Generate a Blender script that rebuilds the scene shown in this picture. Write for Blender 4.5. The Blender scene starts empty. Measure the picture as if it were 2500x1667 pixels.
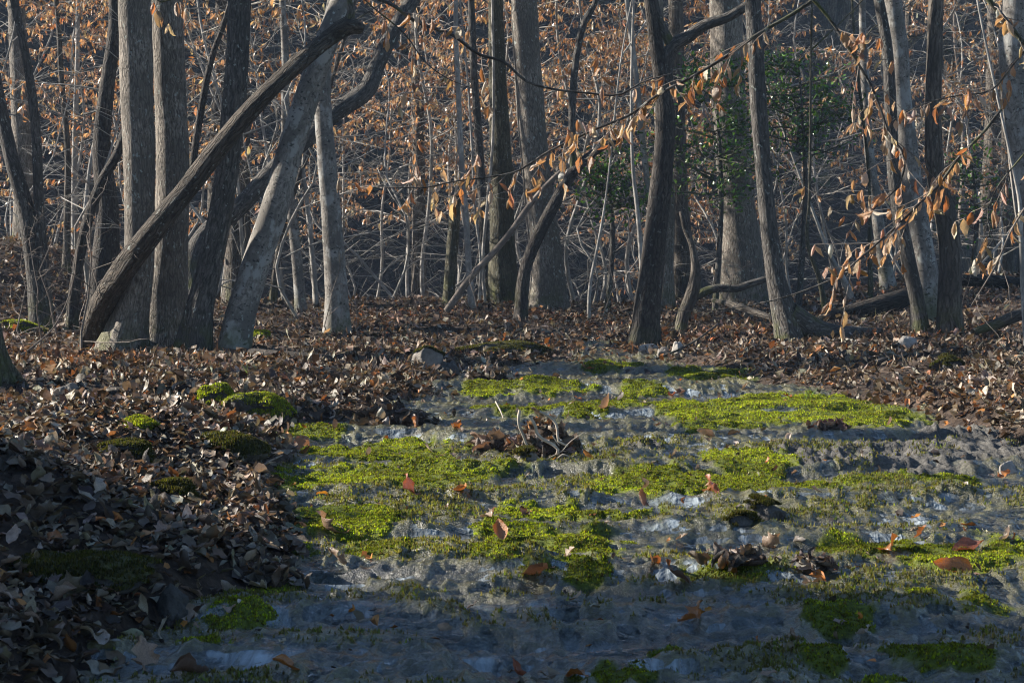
import bpy, math, random
import numpy as np
from mathutils import Vector, Matrix

rng = np.random.default_rng(7)
random.seed(7)
SC = bpy.context.scene
COL = SC.collection

# ------------------------------------------------------------------ camera
FPX = 4665.0            # focal length in pixels of a 2500 px wide frame
CAMZ = 1.376
PITCH = math.atan((833.5 - 560.0) / FPX)
cam = bpy.data.cameras.new('camera')
cam.lens = 36.0 * FPX / 2500.0
cam.sensor_width = 36.0
cam.clip_start = 0.1
cam.clip_end = 600.0
cam.dof.use_dof = True
cam.dof.focus_distance = 12.5
cam.dof.aperture_fstop = 13.0
cam_o = bpy.data.objects.new('camera', cam)
COL.objects.link(cam_o)
cam_o.location = (0, 0, CAMZ)
cam_o.rotation_euler = (math.pi / 2 - PITCH, 0, 0)
SC.camera = cam_o

# ------------------------------------------------------------------ world and sun
ELEV, BACK = math.radians(26.0), math.radians(15.0)
SUN = Vector((-math.cos(BACK) * math.cos(ELEV), math.sin(BACK) * math.cos(ELEV), math.sin(ELEV)))
world = bpy.data.worlds.new('World')
SC.world = world
world.use_nodes = True
wn = world.node_tree.nodes
sky = wn.new('ShaderNodeTexSky')
sky.sky_type = 'NISHITA'
sky.sun_disc = False
sky.dust_density = 0.3
sky.ozone_density = 3.5
sky.sun_elevation = ELEV
sky.sun_rotation = math.radians(285.0)
wn['Background'].inputs[1].default_value = 0.054
world.node_tree.links.new(sky.outputs[0], wn['Background'].inputs[0])
sl = bpy.data.lights.new('sun', 'SUN')
sl.energy = 5.0
sl.angle = math.radians(0.55)
sl.color = (1.0, 0.93, 0.82)
slo = bpy.data.objects.new('sun', sl)
COL.objects.link(slo)
slo.rotation_euler = SUN.to_track_quat('Z', 'Y').to_euler()
SC.view_settings.view_transform = 'Standard'
SC.view_settings.look = 'None'
SC.view_settings.gamma = 1.0
SC.view_settings.exposure = 1.6
SC.render.engine = 'CYCLES'
SC.cycles.use_denoising = True
SC.cycles.filter_width = 1.1
SC.cycles.max_bounces = 4
SC.cycles.transparent_max_bounces = 5
SC.cycles.diffuse_bounces = 2
SC.cycles.adaptive_threshold = 0.012
SC.cycles.sample_clamp_indirect = 3.0
SC.cycles.sample_clamp_direct = 5.0

# ------------------------------------------------------------------ numeric helpers
def ss(x, a, b):
    t = np.clip((np.asarray(x, float) - a) / (b - a), 0, 1)
    return t * t * (3 - 2 * t)

def _h(i, j, s):
    n = (i * 374761393 + j * 668265263 + s * 974634533) & 0xFFFFFFFF
    n = ((n ^ (n >> 13)) * 1274126177) & 0xFFFFFFFF
    n = n ^ (n >> 16)
    return (n & 0xFFFFFF) / float(0xFFFFFF)

def vn(x, y, s=0):
    x = np.asarray(x, float); y = np.asarray(y, float)
    xi = np.floor(x).astype(np.int64); yi = np.floor(y).astype(np.int64)
    fx = x - xi; fy = y - yi
    fx = fx * fx * fx * (fx * (fx * 6 - 15) + 10); fy = fy * fy * fy * (fy * (fy * 6 - 15) + 10)
    a = _h(xi, yi, s); b = _h(xi + 1, yi, s); c = _h(xi, yi + 1, s); d = _h(xi + 1, yi + 1, s)
    return (a + (b - a) * fx + (c - a) * fy + (a - b - c + d) * fx * fy) * 2 - 1

def fbm(x, y, o=4, s=0):
    r = 0; a = 0.5; f = 1.0
    for k in range(o):
        r = r + a * vn(x * f + k * 17.3, y * f - k * 9.1, s + k); a *= 0.5; f *= 2.03
    return r

# ------------------------------------------------------------------ projection: pixel of the photo -> world
cp, sp_ = math.cos(PITCH), math.sin(PITCH)
def ray(u, v):
    a = (u - 1250.0) / FPX; b = (833.5 - v) / FPX
    return np.array([a, cp + b * sp_, b * cp - sp_])

def P(u, v, d):
    r = ray(u, v)
    return np.array([r[0] / r[1] * d, d, CAMZ + r[2] / r[1] * d])

SLOPE = 0.022
def plane_d(u, v):
    r = ray(u, v)
    t = (CAMZ + SLOPE * 5.8) / (SLOPE * r[1] - r[2])
    return r[1] * t, r[0] * t        # depth, x

def edge(pts):
    q = sorted(plane_d(u, v) for u, v in pts)
    return np.array([p[0] for p in q]), np.array([p[1] for p in q])
LE = edge([(170, 1667), (430, 1520), (650, 1400), (735, 1300), (700, 1220), (640, 1150), (690, 1080),
           (740, 1035), (1000, 1000), (1080, 950), (1120, 905), (1340, 882), (1450, 862)])
RE = edge([(2900, 1400), (2700, 1180), (2480, 1090), (2230, 1010), (2010, 968), (1860, 935), (1760, 905), (1620, 873), (1500, 860)])
def XL(y):
    return np.interp(y, np.r_[3.0, LE[0], 22], np.r_[-1.9, LE[1], 0.9]) + 0.12 * fbm(y * 1.3, y * 0 + 3.3, 3, 41)
def XR(y):
    return np.interp(y, np.r_[3.0, RE[0], 22], np.r_[3.4, RE[1], 1.0]) + 0.12 * fbm(y * 1.3, y * 0 + 8.3, 3, 42)

def plane(y):
    return SLOPE * (y - 5.8)

STEPS = np.array([3.2, 3.9, 4.6, 5.35, 6.1, 6.75, 7.5, 8.35, 9.3, 10.4, 11.6, 12.9, 14.2, 15.6, 17.0])
def Lev(x, y):
    """terraced water level of the stream"""
    yy = y + 0.45 * fbm(x * 0.55, y * 0.25, 3, 5) + 0.10 * vn(x * 3.1, y * 0.8, 6)
    z = plane(3.0) + 0.25 * SLOPE * (y - 3.0)
    prev = 3.0
    for k, s in enumerate(STEPS):
        h = 0.75 * SLOPE * (s - prev) * 1.0; prev = s
        z = z + h * ss(yy, s - 0.10, s + 0.07)
    for s in STEPS: z = z + 0.026 * np.exp(-((yy - s - 0.05) / 0.11) ** 2)
    return z

def Hg(x, y):
    """ground without the stream bed"""
    x = np.asarray(x, float); y = np.asarray(y, float)
    yc = np.clip(y, -5, 24.5)
    pl = plane(yc)
    tl = XL(y) - x; tr = x - XR(y)
    t = np.maximum(tl, tr)
    lvl = np.where(tl > tr, 0.28, 0.33)
    top = np.maximum(lvl, pl + 0.03)
    k = 0.45 * ss(t, -0.02, 0.22) + 0.55 * ss(t, 0.1, 1.3)
    z = pl - 0.02 + (top - pl + 0.02) * k
    z = z - 0.25 * ss(-t, 0.02, 0.3) * ss(19.0 - y, 0, 2)
    z = z + 0.19 * np.exp(-(((x + 1.95) / 0.75) ** 2 + ((y - 7.4) / 0.9) ** 2))
    z = z + 0.16 * np.exp(-(((x + 2.0) / 0.7) ** 2 + ((y - 10.3) / 0.9) ** 2))
    z = z + 0.16 * np.exp(-(((x - 3.55) / 0.6) ** 2 + ((y - 12.6) / 1.0) ** 2))
    z = z + 0.80 * ss(-x, 4.1, 6.4) * ss(y, 15.5, 22) + 0.34 * ss(x, 3.3, 6.0) * ss(y, 16, 23)
    z = z + ss(t, 0.0, 0.4) * (0.10 * fbm(x * 0.8, y * 0.8, 4, 11) + 0.055 * fbm(x * 3, y * 3, 3, 12))
    z = z - 2.4 * ss(y, 24.5, 35) * ss(x, -9.5, -6.5) * (1 - 0.75 * ss(x, 4.0, 7.0))
    z = z + 0.75 * np.clip(y - 37 - 0.5 * np.clip(x, -40, 40) + 2.5 * fbm(x * 0.06, y * 0.06, 2, 19), 0, 30) * ss(y, 30, 34)
    z = z + 0.5 * fbm(x * 0.15, y * 0.15, 3, 13) * ss(y, 26, 34)
    return z

# moss patches and bare rock on the stream, given as (u, v, ru, rv, strength)
MOSS = [(760, 1188, 150, 26, 1), (1000, 1160, 310, 28, 1), (900, 1105, 170, 22, .9), (1010, 1090, 120, 18, .8),
        (1700, 1182, 240, 28, 1), (1830, 1130, 120, 26, 1), (1600, 1165, 130, 20, .9), (1930, 1200, 60, 15, .7),
        (1760, 1015, 170, 34, 1), (1960, 985, 220, 24, 1), (2050, 1025, 170, 26, .9), (1660, 1000, 60, 22, .8), (2150, 1050, 70, 15, .8),
        (850, 1285, 140, 42, 1), (930, 1345, 85, 20, .8), (745, 1355, 50, 18, .8),
        (1390, 1246, 190, 22, 1), (1250, 1296, 140, 24, .75), (1420, 1330, 140, 30, .8), (1220, 1345, 80, 36, .8), (1300, 1375, 110, 22, .6),
        (1430, 1395, 68, 30, 1), (625, 1435, 85, 32, 1), (590, 1515, 80, 32, .8), (490, 1572, 55, 16, 1),
        (1190, 952, 70, 18, .9), (1300, 945, 120, 16, .6), (1340, 995, 170, 16, .7), (1500, 985, 90, 14, .6), (1420, 1010, 60, 12, .7),
        (1700, 915, 80, 12, .8), (1830, 917, 110, 14, .9), (1480, 895, 80, 9, .7), (1570, 955, 60, 9, .7),
        (2030, 1522, 95, 24, .9), (1990, 1612, 60, 34, 1), (2290, 1610, 120, 36, .8), (2160, 1652, 70, 16, .8), (2080, 1345, 70, 24, .9),
        (2260, 1375, 190, 34, .6), (2250, 1460, 45, 14, .9), (1800, 1400, 120, 28, .55), (2440, 1340, 60, 40, .7), (1620, 1590, 70, 16, .5),
        (760, 1060, 80, 12, .6), (690, 1210, 40, 10, .8), (2010, 1185, 100, 12, .7), (2250, 1170, 180, 14, .6), (2420, 1480, 90, 24, .5), (1500, 1640, 120, 22, .5)]
ROCK = [(2180, 1112, 290, 40, 1), (2400, 1090, 160, 40, 1), (1960, 1110, 90, 26, .8), (1560, 1090, 60, 12, .4)]
def world_patches(lst):
    out = []
    for u, v, ru, rv, s in lst:
        d, x = plane_d(u, v); d0, _ = plane_d(u, v + rv); d1, _ = plane_d(u, v - rv)
        out.append((x, (d0 + d1) / 2, ru / FPX * d, (d1 - d0) / 2, s))
    return out
WM, WR = world_patches(MOSS), world_patches(ROCK)
def patch(x, y, lst, seed, amp):
    n = amp * fbm(x * 4.5, y * 3.0, 4, seed) + 0.35 * amp * vn(x * 21, y * 15, seed + 9)
    m = np.full(np.shape(x), -1.0)
    for cx, cy, rx, ry, s in lst:
        q = s * (1.0 - (((x - cx) / (rx * 0.98)) ** 2 + ((y - cy) / (ry * 0.98)) ** 2))
        m = np.maximum(m, q)
    return m + n
def bed_masks(x, y):
    return patch(x, y, WM, 61, 1.15), patch(x, y, WR, 71, 0.8)
HUM = []
def Mid(x, y):
    """rounded lumps of the travertine bed"""
    w = 0.4 * vn(x * 2, y * 2, 29)
    return 0.040 * fbm(x * 1.5, y * 1.9, 3, 21) + 0.050 * (0.40 - np.abs(vn(x * 1.9 + w, y * 3.8, 28))) + 0.032 * (0.42 - np.abs(vn(x * 4.6 + w, y * 6.8, 20)))
def Hb(x, y, m=None, r=None):
    if m is None:
        m, r = bed_masks(x, y)
    md = Mid(x, y)
    fine = 0.030 * (0.5 - np.abs(vn(x * 10.0, y * 9.0, 22))) + 0.020 * (0.5 - np.abs(vn(x * 21, y * 18, 23))) + 0.006 * vn(x * 43, y * 38, 24)
    mm = ss(m, 0.0, 0.55)
    hum = md * (1 - 0.4 * mm) + fine * (1 - 0.75 * mm)
    z = Lev(x, y) + hum - 0.010
    HUM.append(hum)
    mm = ss(m, 0.0, 0.55)
    z = z + mm * (0.024 + 0.030 * fbm(x * 4.5, y * 6.5, 4, 25))
    rr = ss(r, 0.0, 0.5)
    z = z + rr * (0.028 - 0.018 * ss(vn(x * 15, y * 10, 26), -0.1, 0.5) - 0.020 * np.abs(vn(x * 28, y * 22, 27)))
    return z
def Hany(x, y):
    x = np.asarray(x, float); y = np.asarray(y, float)
    g = Hg(x, y)
    ins = (x > XL(y) - 0.2) & (x < XR(y) + 0.2) & (y < 18.6) & (y > 3)
    return np.where(ins, np.maximum(g, Hb(x, y)), g)
def gp(u, v, lo=4.0, hi=45.0):
    r = ray(u, v)
    d = np.linspace(lo, hi, 1400)
    x = r[0] / r[1] * d; z = CAMZ + r[2] / r[1] * d
    below = np.nonzero(z < Hany(x, d))[0]
    k = below[0] if len(below) else len(d) - 1
    dd = d[k]
    return np.array([r[0] / r[1] * dd, dd, float(Hany(np.array([r[0] / r[1] * dd]), np.array([dd]))[0])])

# ------------------------------------------------------------------ mesh helpers
def mesh_np(name, V, F, mat=None, smooth=True, attrs=None):
    V = np.asarray(V, np.float32).reshape(-1, 3); F = np.asarray(F, np.int32)
    me = bpy.data.meshes.new(name)
    me.vertices.add(len(V)); me.vertices.foreach_set('co', V.ravel())
    k = F.shape[1]
    me.loops.add(F.size); me.loops.foreach_set('vertex_index', F.ravel())
    me.polygons.add(len(F)); me.polygons.foreach_set('loop_start', np.arange(0, F.size, k, dtype=np.int32))
    me.polygons.foreach_set('use_smooth', np.full(len(F), smooth, bool))
    me.update(calc_edges=True)
    for an, (ty, arr) in (attrs or {}).items():
        a = me.attributes.new(an, ty, 'POINT')
        a.data.foreach_set({'FLOAT': 'value', 'FLOAT_VECTOR': 'vector', 'FLOAT_COLOR': 'color'}[ty], np.asarray(arr, np.float32).ravel())
    if mat: me.materials.append(mat)
    return me
def link(name, data, parent=None, **props):
    o = bpy.data.objects.new(name, data); COL.objects.link(o)
    if parent: o.parent = parent
    for k, v in props.items(): o[k] = v
    return o
def thing(name, label, cat, loc=(0, 0, 0), group=None, data=None):
    o = link(name, data); o.location = Vector([float(c) for c in loc]); o['label'] = label; o['category'] = cat
    if group: o['group'] = group
    return o

def resample(pts, rad, step):
    pts = np.asarray(pts, float); rad = np.asarray(rad, float)
    seg = np.linalg.norm(np.diff(pts, axis=0), axis=1); s = np.r_[0, np.cumsum(seg)]
    n = max(2, int(s[-1] / step) + 1)
    q = np.linspace(0, s[-1], n)
    m = np.gradient(pts, s, axis=0)
    k = np.clip(np.searchsorted(s, q, side='right') - 1, 0, len(s) - 2)
    h = (s[k + 1] - s[k])[:, None]; t = ((q - s[k])[:, None]) / h
    h00 = 2 * t**3 - 3 * t**2 + 1; h10 = t**3 - 2 * t**2 + t; h01 = -2 * t**3 + 3 * t**2; h11 = t**3 - t**2
    return h00 * pts[k] + h10 * h * m[k] + h01 * pts[k + 1] + h11 * h * m[k + 1], np.interp(q, s, rad), q

class MB:
    """collects tubes; quads only (caps are collapsed rings)"""
    def __init__(self): self.V = []; self.F = []; self.B = []; self.n = 0
    def tube(self, pts, rad, nseg=8, step=None, flare=0.0, lump=0.0, seed=0, closed=True):
        pts = np.asarray(pts, float); rad = np.asarray(rad, float)
        if step: pts, rad, q = resample(pts, rad, step)
        else: q = np.r_[0, np.cumsum(np.linalg.norm(np.diff(pts, axis=0), axis=1))]
        T = np.gradient(pts, axis=0); T /= np.linalg.norm(T, axis=1)[:, None] + 1e-9
        ref = np.array([0.13, 1.0, 0.07]) if abs(T[0][1]) < 0.9 else np.array([1.0, 0.1, 0.1])
        N = np.cross(T, ref); N /= np.linalg.norm(N, axis=1)[:, None] + 1e-9
        Bn = np.cross(T, N)
        th = np.linspace(0, 2 * np.pi, nseg, endpoint=False)
        R = rad[:, None] * np.ones((1, nseg))
        if flare:
            a = np.exp(-q / (0.18 + 0.75 * rad[0]))[:, None]
            R = R * (1 + flare * a * (0.45 + 0.55 * np.cos(3 * th + seed) + 0.4 * np.cos(5 * th + 2.1 * seed)))
        if lump:
            R = R * (1 + lump * fbm(np.cos(th)[None] * 1.3 + seed * 3.7 + q[:, None] * 1.7, np.sin(th)[None] * 1.3 + q[:, None] * 1.1, 3, seed))
        V = pts[:, None] + R[..., None] * (np.cos(th)[None, :, None] * N[:, None] + np.sin(th)[None, :, None] * Bn[:, None])
        B = np.stack([np.cos(th)[None] * R, np.sin(th)[None] * R, np.broadcast_to(q[:, None], R.shape)], -1)
        m = len(pts)
        if closed:
            V = np.concatenate([V, np.broadcast_to(pts[-1] + T[-1] * rad[-1] * 0.15, (1, nseg, 3))]); B = np.concatenate([B, B[-1:] * 0.3]); m += 1
        i = np.arange(m - 1)[:, None] * nseg; j = np.arange(nseg)[None]; j2 = (j + 1) % nseg
        F = np.stack([i + j, i + j2, i + nseg + j2, i + nseg + j], -1).reshape(-1, 4) + self.n
        self.V.append(V.reshape(-1, 3)); self.F.append(F); self.B.append(B.reshape(-1, 3)); self.n += V.shape[0] * nseg
    def mesh(self, name, mat, org=(0, 0, 0)):
        V = np.concatenate(self.V) - np.asarray(org, float)
        return mesh_np(name, V, np.concatenate(self.F), mat, True, {'bk': ('FLOAT_VECTOR', np.concatenate(self.B))})

# ------------------------------------------------------------------ materials
def mat_new(name):
    m = bpy.data.materials.new(name); m.use_nodes = True
    nt = m.node_tree; nt.nodes.clear()
    return m, nt
def nd(nt, ty, **kw):
    n = nt.nodes.new(ty)
    for k, v in kw.items():
        if k.startswith('i_'):
            key = k[2:]
            n.inputs[int(key) if key.isdigit() else key].default_value = v
        else: setattr(n, k, v)
    return n
def lk(nt, a, b): nt.links.new(a, b)
def ramp(nt, src, stops):
    r = nd(nt, 'ShaderNodeValToRGB'); e = r.color_ramp.elements
    while len(e) < len(stops): e.new(0.5)
    for el, (p, c) in zip(e, stops):
        el.position = p; el.color = (*c, 1) if len(c) == 3 else c
    lk(nt, src, r.inputs[0]); return r
def mixc(nt, fac, a, b):
    m = nd(nt, 'ShaderNodeMix', data_type='RGBA')
    for s, x in ((0, fac), (6, a), (7, b)):
        if isinstance(x, (tuple, float, int)): m.inputs[s].default_value = (*x, 1) if isinstance(x, tuple) and len(x) == 3 else x
        else: lk(nt, x, m.inputs[s])
    return m.outputs[2]
def mth(nt, op, a, b=None, clamp=False):
    m = nd(nt, 'ShaderNodeMath', operation=op, use_clamp=clamp)
    for i, x in enumerate((a, b)):
        if x is None: continue
        if isinstance(x, (int, float)): m.inputs[i].default_value = x
        else: lk(nt, x, m.inputs[i])
    return m.outputs[0]
def mapr(nt, src, a, b, c=0.0, d=1.0):
    m = nd(nt, 'ShaderNodeMapRange', i_1=a, i_2=b, i_3=c, i_4=d); m.interpolation_type = 'SMOOTHSTEP'
    lk(nt, src, m.inputs[0]); return m.outputs[0]
def noise(nt, vec, scale, detail=4, rough=0.55, dist=0.0):
    n = nd(nt, 'ShaderNodeTexNoise', i_Scale=scale, i_Detail=detail, i_Roughness=rough, i_Distortion=dist)
    if vec is not None: lk(nt, vec, n.inputs['Vector'])
    return n.outputs[0]
def mapping(nt, vec, sc):
    m = nd(nt, 'ShaderNodeMapping'); m.inputs['Scale'].default_value = sc; lk(nt, vec, m.inputs[0]); return m.outputs[0]
def finish(nt, bsdf): o = nd(nt, 'ShaderNodeOutputMaterial'); lk(nt, bsdf, o.inputs[0])

def bark(name, dark, light, sx=26, sz=4.5, crack=0.8, lichen=0.25, moss=0.5, bump=0.012, blot=None):
    m, nt = mat_new(name)
    a = nd(nt, 'ShaderNodeAttribute', attribute_name='bk').outputs['Vector']
    oi = nd(nt, 'ShaderNodeObjectInfo').outputs['Random']
    off = nd(nt, 'ShaderNodeVectorMath', operation='ADD'); lk(nt, a, off.inputs[0])
    cmb = nd(nt, 'ShaderNodeCombineXYZ'); lk(nt, mth(nt, 'MULTIPLY', oi, 37.0), cmb.inputs[2]); lk(nt, cmb.outputs[0], off.inputs[1])
    v0 = off.outputs[0]
    wob = nd(nt, 'ShaderNodeTexNoise', i_Scale=9.0, i_Detail=2.0); lk(nt, v0, wob.inputs['Vector'])
    vm = nd(nt, 'ShaderNodeVectorMath', operation='MULTIPLY_ADD'); lk(nt, wob.outputs['Color'], vm.inputs[0]); vm.inputs[1].default_value = (.06, .06, .16); lk(nt, v0, vm.inputs[2])
    vs = mapping(nt, vm.outputs[0], (sx, sx, sz))
    fib = noise(nt, vs, 1.6, 7, 0.68, 0.4)
    vor = nd(nt, 'ShaderNodeTexVoronoi', feature='DISTANCE_TO_EDGE', i_Scale=1.0); lk(nt, vs, vor.inputs['Vector'])
    cr = mapr(nt, mth(nt, 'ADD', vor.outputs['Distance'], mth(nt, 'MULTIPLY', fib, 0.25)), 0.05, 0.36)
    big = noise(nt, v0, 2.2, 4, 0.6)
    c = ramp(nt, fib, [(0.36, dark), (0.64, light)]).outputs[0]
    c = mixc(nt, mapr(nt, big, 0.40, 0.62), c, tuple(x * 0.42 for x in light))
    if crack: c = mixc(nt, mth(nt, 'MULTIPLY', mth(nt, 'SUBTRACT', 1.0, cr), crack), c, tuple(x * 0.5 for x in dark))
    if blot:
        bl = noise(nt, mapping(nt, v0, (7, 7, 4)), 1.0, 5, 0.6)
        c = mixc(nt, mapr(nt, bl, 0.52, 0.62), c, blot)
        dk = noise(nt, mapping(nt, v0, (22, 22, 40)), 1.0, 2, 0.5)
        c = mixc(nt, mapr(nt, dk, 0.60, 0.70, 0, .85), c, (0.03, 0.03, 0.028))
    if lichen:
        li = noise(nt, mapping(nt, v0, (26, 26, 19)), 1.0, 3, 0.6)
        lim = noise(nt, v0, 1.4, 2)
        f = mth(nt, 'MULTIPLY', mapr(nt, li, 0.60, 0.70), mapr(nt, lim, 0.35, 0.6, 0, lichen * 2.2), clamp=True)
        c = mixc(nt, f, c, (0.30, 0.32, 0.29))
    if moss:
        sep = nd(nt, 'ShaderNodeSeparateXYZ'); lk(nt, a, sep.inputs[0])
        mm = mth(nt, 'MULTIPLY', mapr(nt, sep.outputs[2], 0.55, 0.1), mapr(nt, noise(nt, v0, 6, 4), 0.42, 0.6, 0, moss))
        c = mixc(nt, mm, c, (0.075, 0.085, 0.02))
    b = nd(nt, 'ShaderNodeBump', i_Strength=1.0, i_Distance=bump)
    hgt = mth(nt, 'ADD', mth(nt, 'MULTIPLY', cr, crack), mth(nt, 'MULTIPLY', fib, 1.0))
    lk(nt, hgt, b.inputs['Height'])
    p = nd(nt, 'ShaderNodeBsdfPrincipled', i_Roughness=0.85)
    p.inputs['Specular IOR Level'].default_value = 0.25
    lk(nt, c, p.inputs['Base Color']); lk(nt, b.outputs[0], p.inputs['Normal'])
    finish(nt, p.outputs[0]); return m
M = {}
M['furrow'] = bark('bark_furrowed', (0.088, 0.074, 0.061), (0.36, 0.316, 0.268), 46, 6.5, 0.6, 0.8, 0.6, 0.011)
M['dark'] = bark('bark_dark', (0.036, 0.033, 0.030), (0.165, 0.148, 0.132), 34, 6.0, 0.6, 0.5, 0.7, 0.010)
M['brown'] = bark('bark_brown', (0.055, 0.046, 0.039), (0.20, 0.17, 0.14), 28, 3.0, 0.7, 0.15, 0.6, 0.012)
M['black'] = bark('bark_black', (0.024, 0.020, 0.018), (0.115, 0.097, 0.083), 34, 7.0, 0.7, 0.15, 0.3, 0.010)
M['snag'] = bark('bark_snag', (0.035, 0.028, 0.022), (0.15, 0.122, 0.095), 34, 3.5, 0.7, 0.35, 0.2, 0.016)
M['beech'] = bark('bark_beech', (0.10, 0.09, 0.08), (0.28, 0.255, 0.228), 22, 13.0, 0.12, 0.5, 0.6, 0.005, blot=(0.27, 0.265, 0.25))
M['pale'] = bark('bark_pale', (0.18, 0.165, 0.15), (0.48, 0.45, 0.41), 20, 9.0, 0.15, 0.2, 0.3, 0.004)
M['mossy'] = bark('bark_mossy', (0.05, 0.046, 0.031), (0.165, 0.15, 0.10), 34, 6.0, 0.7, 0.35, 1.0, 0.012)
M['rotten'] = bark('bark_rotten', (0.018, 0.015, 0.013), (0.10, 0.08, 0.065), 40, 3.0, 0.9, 0.12, 0.2, 0.014)
M['stick'] = bark('bark_stick', (0.34, 0.28, 0.22), (0.64, 0.56, 0.46), 40, 12, 0.0, 0.0, 0.0, 0.002)
M['twig'] = bark('bark_twig', (0.10, 0.08, 0.065), (0.30, 0.25, 0.21), 30, 10, 0.0, 0.0, 0.0, 0.002)

def leafmat(name, trans, single=False, rough=0.5, spec=0.3, tint=(1.0, 0.75, 0.5), wet=0.0, mott=0.5):
    m, nt = mat_new(name)
    if single: c = nd(nt, 'ShaderNodeObjectInfo').outputs['Color']
    else: c = nd(nt, 'ShaderNodeAttribute', attribute_name='col').outputs['Color']
    tc = nd(nt, 'ShaderNodeTexCoord').outputs['Object']
    n = noise(nt, tc, 38.0 if single else 30.0, 3, 0.6)
    c2 = mixc(nt, mapr(nt, n, 0.35, 0.7, 0, mott), c, (0.05, 0.03, 0.02))
    p = nd(nt, 'ShaderNodeBsdfPrincipled', i_Roughness=rough); p.inputs['Specular IOR Level'].default_value = spec
    if wet: p.inputs['Coat Weight'].default_value = wet; p.inputs['Coat Roughness'].default_value = 0.12
    lk(nt, c2, p.inputs['Base Color'])
    bmp = nd(nt, 'ShaderNodeBump', i_Strength=0.6, i_Distance=0.004); lk(nt, noise(nt, tc, 60, 2), bmp.inputs['Height']); lk(nt, bmp.outputs[0], p.inputs['Normal'])
    t = nd(nt, 'ShaderNodeBsdfTranslucent')
    mu = nd(nt, 'ShaderNodeMix', data_type='RGBA', blend_type='MULTIPLY'); mu.inputs[0].default_value = 1; lk(nt, c2, mu.inputs[6]); mu.inputs[7].default_value = (*tint, 1)
    lk(nt, mu.outputs[2], t.inputs[0])
    mx = nd(nt, 'ShaderNodeMixShader', i_0=trans); lk(nt, p.outputs[0], mx.inputs[1]); lk(nt, t.outputs[0], mx.inputs[2])
    finish(nt, mx.outputs[0]); return m
M['litter'] = leafmat('leaf_litter', 0.18, False, 0.5, 0.3)
M['litter1'] = leafmat('leaf_single', 0.2, True, 0.42, 0.5)
M['wetleaf'] = leafmat('leaf_wet', 0.25, True, 0.35, 0.5, wet=0.5)
M['foliage'] = leafmat('leaf_beech', 0.42, False, 0.30, 0.8, (1.0, 0.74, 0.45), mott=0.2)
M['foliage1'] = leafmat('leaf_beech_single', 0.42, True, 0.30, 0.8, (1.0, 0.74, 0.45), mott=0.4)
M['holly'] = leafmat('leaf_holly', 0.22, False, 0.22, 0.6, (0.8, 1.0, 0.35))
M['grass'] = leafmat('grass_blade', 0.35, False, 0.55, 0.3, (1, 1, .7))
M['mossb'] = leafmat('moss_blade', 0.55, False, 0.6, 0.2, (0.95, 1.0, 0.35))

def ground_mat(name, hill=False):
    m, nt = mat_new(name)
    tc = nd(nt, 'ShaderNodeTexCoord').outputs['Object']
    s = 0.35 if hill else 1.0
    a = noise(nt, tc, 14 * s, 8, 0.7); v = nd(nt, 'ShaderNodeTexVoronoi', i_Scale=16.0 * s); lk(nt, tc, v.inputs['Vector'])
    c = ramp(nt, a, [(0.3, (0.02, 0.014, 0.011)), (0.55, (0.06, 0.042, 0.031)), (0.75, (0.13, 0.095, 0.07))]).outputs[0]
    hv = nd(nt, 'ShaderNodeSeparateColor'); lk(nt, v.outputs['Color'], hv.inputs[0])
    c = mixc(nt, mapr(nt, hv.outputs[0], 0.5, 1.0, 0, .6), c, (0.14, 0.10, 0.075))
    b = nd(nt, 'ShaderNodeBump', i_Strength=1.0, i_Distance=0.05 / s); lk(nt, mth(nt, 'ADD', a, hv.outputs[1]), b.inputs['Height'])
    p = nd(nt, 'ShaderNodeBsdfPrincipled', i_Roughness=0.9); p.inputs['Specular IOR Level'].default_value = 0.2
    lk(nt, c, p.inputs['Base Color']); lk(nt, b.outputs[0], p.inputs['Normal']); finish(nt, p.outputs[0]); return m
M['ground'] = ground_mat('forest_soil')

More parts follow.
